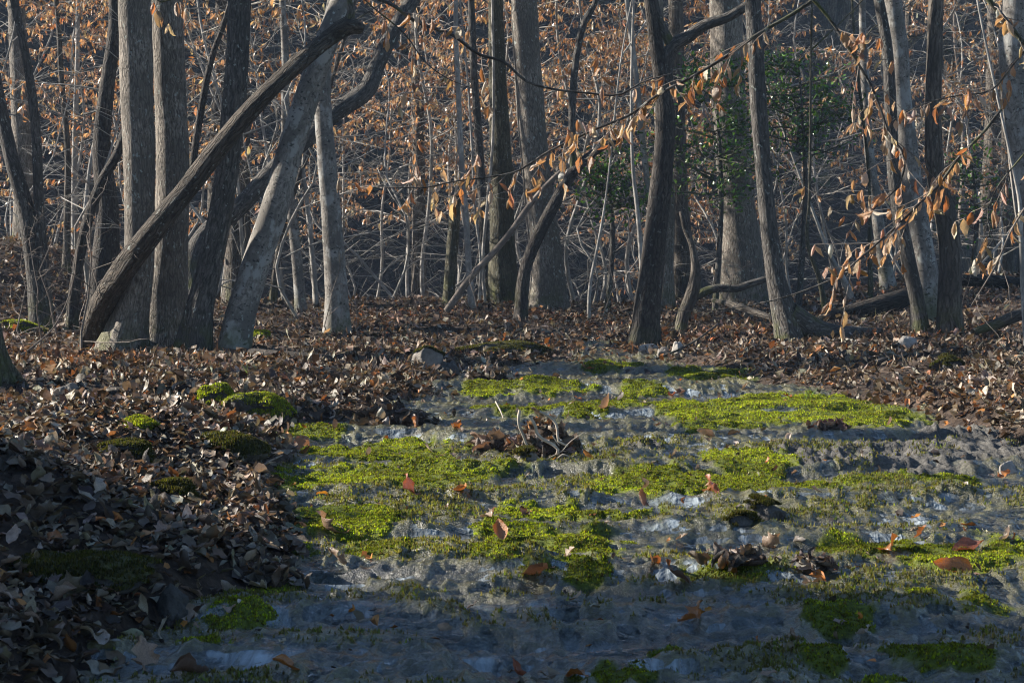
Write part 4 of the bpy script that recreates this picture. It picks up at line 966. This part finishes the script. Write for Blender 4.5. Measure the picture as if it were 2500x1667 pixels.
stick('thin dark stick propped over the stones by the forked trunk', [(1604, 875), (1660, 852), (1700, 830), (1754, 790)], 0.012, 0.007, 'dark', [16.6, 16.8, 16.9, 17.0])
stick('forked grey stick lying in the litter on the right bank', [(2135, 895), (2170, 882), (2215, 876), (2236, 840)], 0.012, 0.006, 'twig', dz=.03)
stick('pale broken stub of a branch standing in the water at the left', [(900, 1058), (905, 1035), (918, 1005)], 0.02, 0.017, 'stick', [12.2, 12.22, 12.25])
stick('thin white curved twig arching over the left bank log', [(322, 1005), (316, 985), (300, 966), (275, 965), (268, 1000)], 0.006, 0.003, 'stick', [12.3, 12.3, 12.3, 12.3, 12.3])
stick('slender upright twig standing in the near left litter', [(150, 1455), (153, 1520), (165, 1600), (185, 1650)], 0.004, 0.009, 'twig', [7.0, 6.9, 6.7, 6.6], sub=[([(165, 1600, 6.7), (195, 1570, 6.65), (215, 1530, 6.65)], .004)])
stick('pale twig standing in the left bank litter above the mossy hump', [(322, 1135), (328, 1105), (330, 1090)], 0.006, 0.005, 'stick', [9.8, 9.8, 9.8])
stick('long thin bent twig lying before the leftmost trunks', [(25, 885), (85, 842), (130, 800), (160, 745), (180, 680), (190, 600)], 0.008, 0.004, 'twig', [16.2, 16.5, 16.7, 16.8, 16.8, 16.8])
stick('white thin twig on the litter above the stick pile', [(1210, 980), (1225, 1010), (1236, 1048)], 0.006, 0.003, 'stick', [12.6, 12.45, 12.3])
stick('pale stick poking from the litter on the upper right bank', [(2008, 855), (2018, 872), (2028, 885)], 0.008, 0.006, 'stick', dz=.04)
stick('curved rusty stick across the left bank edge', [(630, 1200), (650, 1150), (690, 1130)], 0.008, 0.005, 'twig', dz=.04)

# ------------------------------------------------------------------ debris piles
GL = [mesh_np('curled_leaf', tv, tf, M['litter1'], True) for tv, tf in FINE]
GW = [mesh_np('wet_leaf', tv, tf, M['wetleaf'], True) for tv, tf in FINE]
def leaf_obj(name, parent, loc, L, col, r, meshes, tilt=None, yaw=None, k=None):
    o = bpy.data.objects.new(name, meshes[r.integers(len(meshes)) if k is None else k]); COL.objects.link(o)
    if parent: o.parent = parent
    R = frames(np.array([r.random() * 6.28 if yaw is None else yaw]), np.array([r.normal() * .5 if tilt is None else tilt]), np.array([r.normal() * .4]))[0]
    o.matrix_local = Matrix.Translation(Vector([float(c) for c in loc])) @ Matrix(R.tolist()).to_4x4() @ Matrix.Scale(float(L), 4)
    o.color = (*[float(c) for c in col], 1); return o
def pile(name, label, u, v, w, h, n, L, seed, cols=LIT, cw=LITW, sticks=()):
    r = np.random.default_rng(seed); b = gp(u, v); d = b[1]; rx = w / 2 / FPX * d; hz = h / FPX * d
    t = thing(name, label, 'debris', b)
    V = IV * np.array([rx * .7, rx * .5, hz * .55]); V = V * (1 + .3 * fbm(IV[:, 0] * 3, IV[:, 2] * 3 + IV[:, 1], 3, seed))[:, None]
    link('core', mesh_np('core', V, IF, M['ground'], True), t)
    for k in range(n):
        a = r.random() * 6.28; f = math.sqrt(r.random()) * 1.15
        p = np.array([rx * f * math.cos(a), rx * .7 * f * math.sin(a), hz * max(0.06, (1 - f * .87) ** .8) * (0.6 + .4 * r.random())])
        leaf_obj('leaf', t, p, L * (.7 + .6 * r.random()), pick(cols, cw, 1, .25, r)[0], r, GL, r.normal() * .55)
    for pts, r0, r1 in sticks:
        q = np.array([P(uu, vv, d - e) for uu, vv, e in pts]); mb = MB(); mb.tube(q, np.linspace(r0, r1, len(q)), 6, .03, 0, .12, len(q))
        link('stick', mb.mesh('stick', M['stick'], b), t)
    return t
def S(l, e=0.22): return [(1150 + a / 5.8725, 950 + b / 5.8725, e) for a, b in l]
pile('debris_pile', 'heap of dead leaves and white sticks stranded in mid stream', 1325, 1108, 165, 112, 110, 0.085, 501,
     sticks=[(S([(700, 300), (680, 420), (690, 530), (745, 650), (800, 800), (870, 880), (960, 980), (1060, 1050), (1190, 1050), (1240, 1110), (1290, 1140)], .28), .0085, .004),
             (S([(850, 400), (920, 520), (950, 640), (1040, 720), (1150, 780), (1250, 870), (1230, 940)], .3), .0095, .008),
             (S([(980, 320), (1120, 390), (1220, 500), (1240, 620), (1250, 740), (1390, 810)], .2), .008, .006),
             (S([(1190, 1050), (1330, 930), (1440, 1000), (1540, 1100), (1640, 1160)], .32), .005, .0035),
             (S([(1050, 1015), (1200, 940), (1310, 880), (1400, 770), (1540, 670), (1650, 600)], .3), .0028, .0016),
             (S([(1170, 660), (1220, 740), (1265, 810)], .3), .004, .003)])
pile('leaf_pile', 'small heap of pale dead leaves left of the stick pile', 1205, 1090, 110, 34, 22, 0.13, 502, [(0.24, .17, .12), (.40, .31, .23), (.1, .07, .05)], [3, 2, 2])
pile('leaf_pile', 'tall clump of grey brown leaves caught on moss at the lower right', 1985, 1385, 90, 46, 34, 0.07, 503, [(0.26, .2, .16), (.38, .31, .26), (.1, .075, .06)], [3, 2, 2])
pile('leaf_pile', 'low drift of wet leaves left of the lower right clump', 1805, 1370, 180, 26, 22, 0.085, 504)
pile('leaf_pile', 'dark leaf heap beside the pale stub in the stream', 960, 1035, 190, 60, 60, 0.10, 505)
pile('leaf_pile', 'dark curled leaves resting on the upper right moss', 2025, 1045, 80, 26, 16, 0.09, 506, [(.1, .055, .04), (.22, .15, .1)], [3, 1])
pile('leaf_pile', 'clump of brown leaves at the lip of the left stream edge', 640, 1420, 190, 50, 50, 0.105, 507)
pile('leaf_pile', 'dark leaves gathered at the far end of the stream', 1190, 925, 120, 40, 34, 0.10, 508)

# ------------------------------------------------------------------ moss
mr = np.random.default_rng(31)
N = 900000
yy = 4.6 + 13.6 * mr.random(N) ** 0.9; l_, r_ = XL(yy), XR(yy); xx = l_ + (r_ - l_) * mr.random(N)
inv = np.abs(xx) < 0.34 * yy + 0.3
xx, yy = xx[inv], yy[inv]; m_, k_ = bed_masks(xx, yy)
keep = mr.random(len(xx)) < ss(m_, -0.05, 0.45) * np.clip(1.25 - yy * .03, .3, 1) * np.where(np.abs(fbm(xx * 6, yy * 5, 3, 77)) > .06, 1, .25)
xx, yy, mk = xx[keep], yy[keep], m_[keep]
sel = mr.permutation(len(xx))[:110000]; xx, yy, mk = xx[sel], yy[sel], mk[sel]
zz = Hb(xx, yy)
link('moss', tuft_mesh(np.c_[xx, yy, zz], None, 0.0035 + 0.0050 * mr.random(len(xx)), mr, MCOL, MCW, 'moss', wd=0.8, tint=np.where(fbm(xx * 1.7, yy * 2.3, 3, 78) > 0.05, 1.0, 0.6)[:, None] * (1 + .5 * np.clip(fbm(xx * 5, yy * 6, 3, 79), -1, 1)[:, None]) * np.array([[1.0, 1.0, 1.0]])), None, kind='stuff', label='bright green moss carpet covering the wet stream ledges', category='moss')
# sparse olive algae tufts over the wet bed
N = 220000
yy = 4.8 + 6.5 * mr.random(N); l_, r_ = XL(yy), XR(yy); xx = l_ + (r_ - l_) * mr.random(N)
k = np.abs(xx) < 0.33 * yy + .2
xx, yy = xx[k], yy[k]; HUM.clear(); zb_ = Hb(xx, yy); hm = HUM[-1]
k = mr.random(len(xx)) < ss(hm, 0.01, 0.05) * ss(fbm(xx * 2.6, yy * 3.2, 4, 88), -0.25, 0.2)
xx, yy = xx[k][:55000], yy[k][:55000]
link('algae', tuft_mesh(np.c_[xx, yy, Hb(xx, yy)], None, 0.008 + 0.008 * mr.random(len(xx)), mr, [(.18, .165, .06), (.24, .22, .085), (.11, .105, .04), (.16, .21, .04)], [3, 2, 2, 1.5], 'algae', k=2), None, kind='stuff', label='olive algae tufts over the shallow wet stream bed', category='algae')

# ------------------------------------------------------------------ leaf litter
lr = np.random.default_rng(41)
def litter_pts(n, y0, y1, wx, off=0.04, avoid=True):
    y = y0 + (y1 - y0) * lr.random(n); x = (lr.random(n) * 2 - 1) * (wx * y + 0.4)
    t = np.maximum(XL(y) - x, x - XR(y))
    k = ((t > off + 0.10 * lr.normal(size=n)) | (y > 18.6)) & (lr.random(n) < 0.5 + 0.5 * ss(fbm(x * 1.6, y * 1.3, 4, 57), -0.3, 0.0))
    return x[k], y[k]
parts = []
xs_, ys_ = [], []
for n, y0, y1, wx in ((30000, 5.0, 9.0, .36), (30000, 9.0, 13.5, .34), (44000, 13.5, 19.0, .33), (40000, 19.0, 27.0, .33), (6000, 27, 42, .34)):
    a, b = litter_pts(n, y0, y1, wx); xs_.append(a); ys_.append(b)
lx, ly = np.concatenate(xs_), np.concatenate(ys_)
n = len(lx); lz = Hg(lx, ly) + 0.004 + 0.035 * lr.random(n) ** 1.5
lsz = (0.036 + 0.078 * lr.random(n) ** 1.6) * np.where(ly < 11, 1.05, 1.0) * np.where(ly > 27, 1.6, 1.0)
stand = lr.random(n) < 0.13
ltilt = np.where(stand, lr.normal(size=n) * 0.8, lr.normal(size=n) * 0.24); lroll = np.where(stand, lr.normal(size=n) * 0.8, lr.normal(size=n) * 0.24)
lyaw = lr.random(n) * 6.283; lcol = pick(LIT, LITW, n, .28, lr)
warm = fbm(lx * 0.5, ly * 0.5, 3, 55) > 0.28
lcol[warm] *= np.array([1.2, 1.0, 0.85])
# the nearest visible leaves on top of the litter become single objects
invw = (np.abs(lx) < 0.262 * ly) & (ly < 9.4) & (lz - Hg(lx, ly) > 0.020)
vis = np.nonzero(invw)[0]; vis = vis[np.argsort(ly[vis])]
vis = vis[:: max(1, len(vis) // 215)][:215]
mask = np.ones(n, bool); mask[vis] = False
LR_ = frames(lyaw, ltilt, lroll); LP_ = np.c_[lx, ly, lz]
bands = [(GRN, mask & (ly < 10.5)), (GRD, mask & (ly >= 10.5) & (ly < 14)), (GRF, mask & (ly >= 14))]
pp_ = [scatter(g, LP_[k], LR_[k], lsz[k], lcol[k]) for g, k in bands]; of = np.cumsum([0] + [len(p[0]) for p in pp_])
link('leaf_litter', leafmesh('leaf_litter', (np.concatenate([p[0] for p in pp_]), np.concatenate([p[1] + o for p, o in zip(pp_, of)]), np.concatenate([p[2] for p in pp_])), M['litter']), None, kind='stuff', label='deep brown leaf litter covering both banks and the forest floor', category='leaf litter')
for i in vis:
    c = lcol[i]; s = c.sum()
    if c[0] > 2.2 * c[1]: lab, g = 'rusty orange dead leaf in the litter of the near left bank', 'orange leaves on the near left bank'
    elif s > 0.62: lab, g = 'pale tan dead leaf in the litter of the near left bank', 'pale leaves on the near left bank'
    elif s > 0.28: lab, g = 'mid brown dead leaf in the litter of the near left bank', 'brown leaves on the near left bank'
    else: lab, g = 'dark brown dead leaf in the litter of the near left bank', 'dark leaves on the near left bank'
    o = leaf_obj('fallen_leaf', None, (lx[i], ly[i], lz[i] + .01), lsz[i] * 1.25, c, lr, GL); o['label'] = lab; o['category'] = 'leaf'; o['group'] = g

# leaves stranded on the stream, placed one by one
OR, TA, BR_, YE, PA, RD = (.42, .16, .035), (.40, .27, .18), (.15, .085, .055), (.60, .30, .03), (.52, .44, .36), (.30, .09, .04)
SL = [(787, 1215, 30, YE, 'bright yellow leaf standing on wet rock below the left moss'), (1000, 1205, 60, RD, 'red brown folded leaf upright at the ledge below the bright moss'),
      (1120, 1203, 62, OR, 'orange brown leaf lying on the ledge below the bright moss'), (805, 1300, 85, TA, 'large tan crumpled leaf on the left moss mound'),
      (825, 1395, 50, TA, 'pale pointed leaf standing in the water left of centre'), (1222, 1315, 60, OR, 'orange rimmed leaf arched on the centre moss mound'),
      (1195, 1262, 40, TA, 'flat tan leaf on the upper slope of the centre moss mound'), (1280, 1258, 34, BR_, 'dull brown leaf on top of the centre moss mound'),
      (2170, 1350, 80, OR, 'upright orange leaf on the moss in the lower right'), (1783, 1400, 52, OR, 'orange tipped leaf standing in the low wet drift'),
      (2330, 1395, 85, OR, 'curled orange tan leaf lying on olive moss at the lower right'), (2245, 1322, 40, OR, 'small bright orange leaf behind the upright orange leaf'),
      (2360, 1340, 70, RD, 'flat reddish leaf lying wet near the right edge'), (1480, 998, 62, TA, 'pale tan leaf with orange skirt above the stick pile'),
      (1115, 1050, 34, OR, 'small orange leaf stuck on wet rock left of the stick pile'), (1010, 1040, 34, OR, 'small orange leaf standing near the dark leaf heap'),
      (735, 1098, 55, OR, 'orange leaf caught at the left stream edge'), (1640, 965, 28, RD, 'small red leaf at the head of the stream'),
      (1660, 962, 30, BR_, 'dark curled leaf at the head of the stream'), (1432, 905, 34, OR, 'orange leaf on a pale stub at the far stream end'),
      (560, 1490, 50, TA, 'tan oval leaf on the lower left moss'), (355, 1630, 95, TA, 'large pale folded leaf standing in the near left water'),
      (460, 1640, 100, BR_, 'wide brown leaf lying flat in the near left water'), (710, 1650, 85, OR, 'orange brown leaf at the bottom edge left of centre'),
      (250, 1590, 70, PA, 'pale grey leaf at the near left water edge'), (1690, 1540, 75, OR, 'orange leaf lying wet in the lower right water'),
      (1715, 1515, 40, YE, 'small yellow brown leaf in the lower right water'), (1660, 1430, 62, BR_, 'dark curled leaf standing in the water below the low drift'),
      (1305, 1405, 90, BR_, 'large wet brown leaf lying on the ledge in the lower centre'), (1400, 1660, 70, OR, 'orange leaf at the bottom edge in the centre'),
      (1260, 1655, 60, RD, 'red brown leaf at the bottom edge left of the orange one'), (1740, 1200, 60, RD, 'reddish leaf draped over the right moss ledge'),
      (1950, 1330, 36, PA, 'pale curled leaf on top of the tall leaf clump'), (2460, 1315, 46, PA, 'white curled leaf by the right edge on moss'),
      (2450, 1170, 40, OR, 'orange leaf against the pale stone at the right edge'), (2215, 990, 32, OR, 'rust leaf where the upper right moss meets the litter'),
      (1560, 1235, 56, BR_, 'brown wet leaf on the ledge right of the centre mound'), (1870, 1655, 44, TA, 'tan leaf in the water near the bottom right moss'),
      (1935, 1560, 40, TA, 'small tan leaf above the dark moss humps at the lower right'), (2110, 1570, 40, PA, 'pale leaf sliver beside the dark moss humps'),
      (1880, 1345, 60, TA, 'tan leaf leaning in the low wet drift'), (1600, 1385, 60, OR, 'flat orange leaf under water right of the dark moss lump'),
      (1725, 1062, 40, TA, 'tan leaf at the lower rim of the upper right moss'), (1925, 1075, 34, PA, 'pale leaf scrap at the edge of the bare rock shelf')]
for i, (u, v, w, c, lab) in enumerate(SL):
    b = gp(u, v); L = w / FPX * b[1] * 1.25
    zz_ = max(b[2], float(Lev(np.array([b[0]]), np.array([b[1]]))[0]) + .006)
    up = any(k in lab for k in ('upright', 'standing', 'arched', 'folded', 'leaning', 'draped'))
    o = leaf_obj('stranded_leaf', None, (b[0], b[1], zz_ + .008 + (.12 * L if up else 0)), L, np.array(c) * (1 + .1 * lr.normal()), lr, GW, (.4 if up else .1 * lr.normal()), lr.random() * 6.28, None)
    o['label'] = lab; o['category'] = 'leaf'
n = 420
y = 5.2 + 12 * lr.random(n); x = XL(y) + (XR(y) - XL(y)) * lr.random(n)
link('stream_litter', leafmesh('stream_litter', scatter(GRD, np.c_[x, y, np.maximum(Hb(x, y), Lev(x, y)) + .008], frames(lr.random(n) * 6.28, lr.normal(size=n) * .25, lr.normal(size=n) * .25), .03 + .06 * lr.random(n) ** 2, pick(LIT + [OR, PA], LITW + [2.5, 1.5], n, .25, lr)), M['litter']), None, kind='stuff', label='scraps of dead leaves scattered over the stream ledges', category='leaf litter')

# ------------------------------------------------------------------ grass
def grass(label, u, v, n, h, cols, seed, spread=0.1, lean=.5, group=None):
    r = np.random.default_rng(seed); b = gp(u, v); VV = []; FF = []
    for k in range(n):
        az = r.random() * 6.28; ln = abs(r.normal()) * lean; L = h * (.5 + .6 * r.random()); w = .0035
        p = np.array([r.normal() * spread, r.normal() * spread * .6, -.01]); dv = np.array([math.cos(az) * math.sin(ln), math.sin(az) * math.sin(ln), math.cos(ln)]); sd = np.array([-math.sin(az + .8), math.cos(az + .8), 0]) * w
        base = len(VV)
        for s in range(5):
            f = s / 4; VV += [p - sd * (1 - f * .9), p + sd * (1 - f * .9)]; dv = dv + np.array([math.cos(az) * .22, math.sin(az) * .22, -.22 * lean]); dv /= np.linalg.norm(dv); p = p + dv * L / 4
        for s in range(4): FF.append((base + 2 * s, base + 2 * s + 1, base + 2 * s + 3, base + 2 * s + 2))
    C_ = np.repeat(np.c_[pick(cols, [1] * len(cols), n, .2, r), np.ones(n)], 10, 0)
    thing('grass_tuft', label, 'grass', b, group, mesh_np('grass_tuft', np.array(VV), np.array(FF), M['grass'], True, {'col': ('FLOAT_COLOR', C_)}))
GR, DG, BG = [(.12, .22, .03), (.2, .3, .06)], [(.40, .33, .24), (.28, .22, .16), (.5, .42, .32)], [(.06, .12, .06), (.09, .15, .08)]
grass('bright green grass sprig on the upper right moss ledge', 1972, 975, 9, .16, GR, 601, .015, .35)
grass('single green blades standing in the litter right of the paired trunks', 600, 920, 4, .16, GR, 602, .01, .2)
grass('blue green grass tuft at the foot of the right hand trio', 2285, 820, 60, .13, BG, 603, .09, .6)
for i, (u, v) in enumerate([(2400, 860), (2450, 880), (2350, 840), (2480, 840), (2420, 900), (2300, 850), (2250, 870), (2460, 920), (2150, 780), (2190, 785), (2090, 800)]):
    grass('dry pale grass tuft in the litter of the right bank', u, v, 26, .22, DG, 610 + i, .08, .9, 'dry grass on the right bank')
for i, (u, v) in enumerate([(905, 752), (950, 748), (1000, 750), (1040, 752), (870, 758)]):
    grass('low green leafy patch on the crest left of the centre trunks', u, v, 40, .07, [(.10, .17, .03), (.16, .22, .05)], 640 + i, .12, 1.0, 'green patches on the crest')

# ------------------------------------------------------------------ unseen trees added on the sun side to shade the foreground and dapple the ground
CE = []
for s in range(2):
    r = np.random.default_rng(700 + s); h = 9.5
    tb_ = MB(); tb_.tube([(0, 0, -.1), (.05, 0, h * .5), (0, .05, h)], [.16, .11, .02], 9, .4, .4, .06, s)
    cb = MB(); lp = []
    for k in range(46):
        t_ = .12 + .86 * k / 46; az = k * 2.4
        grow_branch(cb, (0, 0, t_ * h), (math.cos(az), math.sin(az), .15), 2.3 * (1.08 - t_), .03 * (1.1 - t_), r, 9, 0, lp, 4, -.02)
    lp = np.repeat(np.array(lp), 2, 0); lp += r.normal(size=lp.shape) * .07; k = len(lp)
    fol = leafmesh('foliage', scatter(HANGF, lp, frames(r.random(k) * 6.28, r.normal(size=k) * .7 - .4, r.normal(size=k) * .6), .16 + .08 * r.random(k), pick([(.03, .06, .02), (.05, .08, .025)], [1, 1], k, .2, r)), M['holly'])
    CE.append((tb_.mesh('trunk', M['brown']), cb.mesh('crown', M['brown']), fol))
def pq(p, q): return p * math.sin(BACK) - q * math.cos(BACK), p * math.cos(BACK) + q * math.sin(BACK)
for i, (p, q, s) in enumerate([(0.8, 13.5, 1.0), (2.4, 14.5, 1.05), (3.9, 13.2, 1.0), (5.4, 14.4, 1.1), (6.1, 16.5, 1.2), (2.6, 18, 1.1), (4.8, 19, 1.1), (-0.8, 15, 1.1)]):
    x, y = pq(p, q)
    plant(CE[i % 2], 'shade_evergreen', 'dense evergreen added out of view to the left to shade the near stream', 'tree', x, y, i * 1.3, s, 'added evergreens out of view on the left')
for i, (p, q, s) in enumerate([(7.8, 17, .7), (13.2, 23, .7), (20.8, 27, .8)]):
    x, y = pq(p, q)
    plant(FT[i % 3], 'shade_tree', 'bare tree added out of view to the left to dapple the sunlight', 'tree', x, y, i * 1.7, s, 'added bare trees out of view on the left')


# ------------------------------------------------------------------ thin blue air between the camera and the far wood
hz_, nt = mat_new('haze_air')
pv = nd(nt, 'ShaderNodeVolumePrincipled'); pv.inputs['Color'].default_value = (0.50, 0.72, 1.0, 1); pv.inputs['Density'].default_value = 0.0009
oo = nd(nt, 'ShaderNodeOutputMaterial'); lk(nt, pv.outputs[0], oo.inputs['Volume'])
bx = np.array([(x, y, z) for z in (-12.0, 46.0) for y in (-62.0, 305.0) for x in (-500.0, 500.0)])
link('haze', mesh_np('haze', bx, [(0, 2, 3, 1), (4, 5, 7, 6), (0, 1, 5, 4), (2, 6, 7, 3), (0, 4, 6, 2), (1, 3, 7, 5)], hz_, False), None, kind='stuff', label='thin bluish air between the camera and the far wood', category='haze')
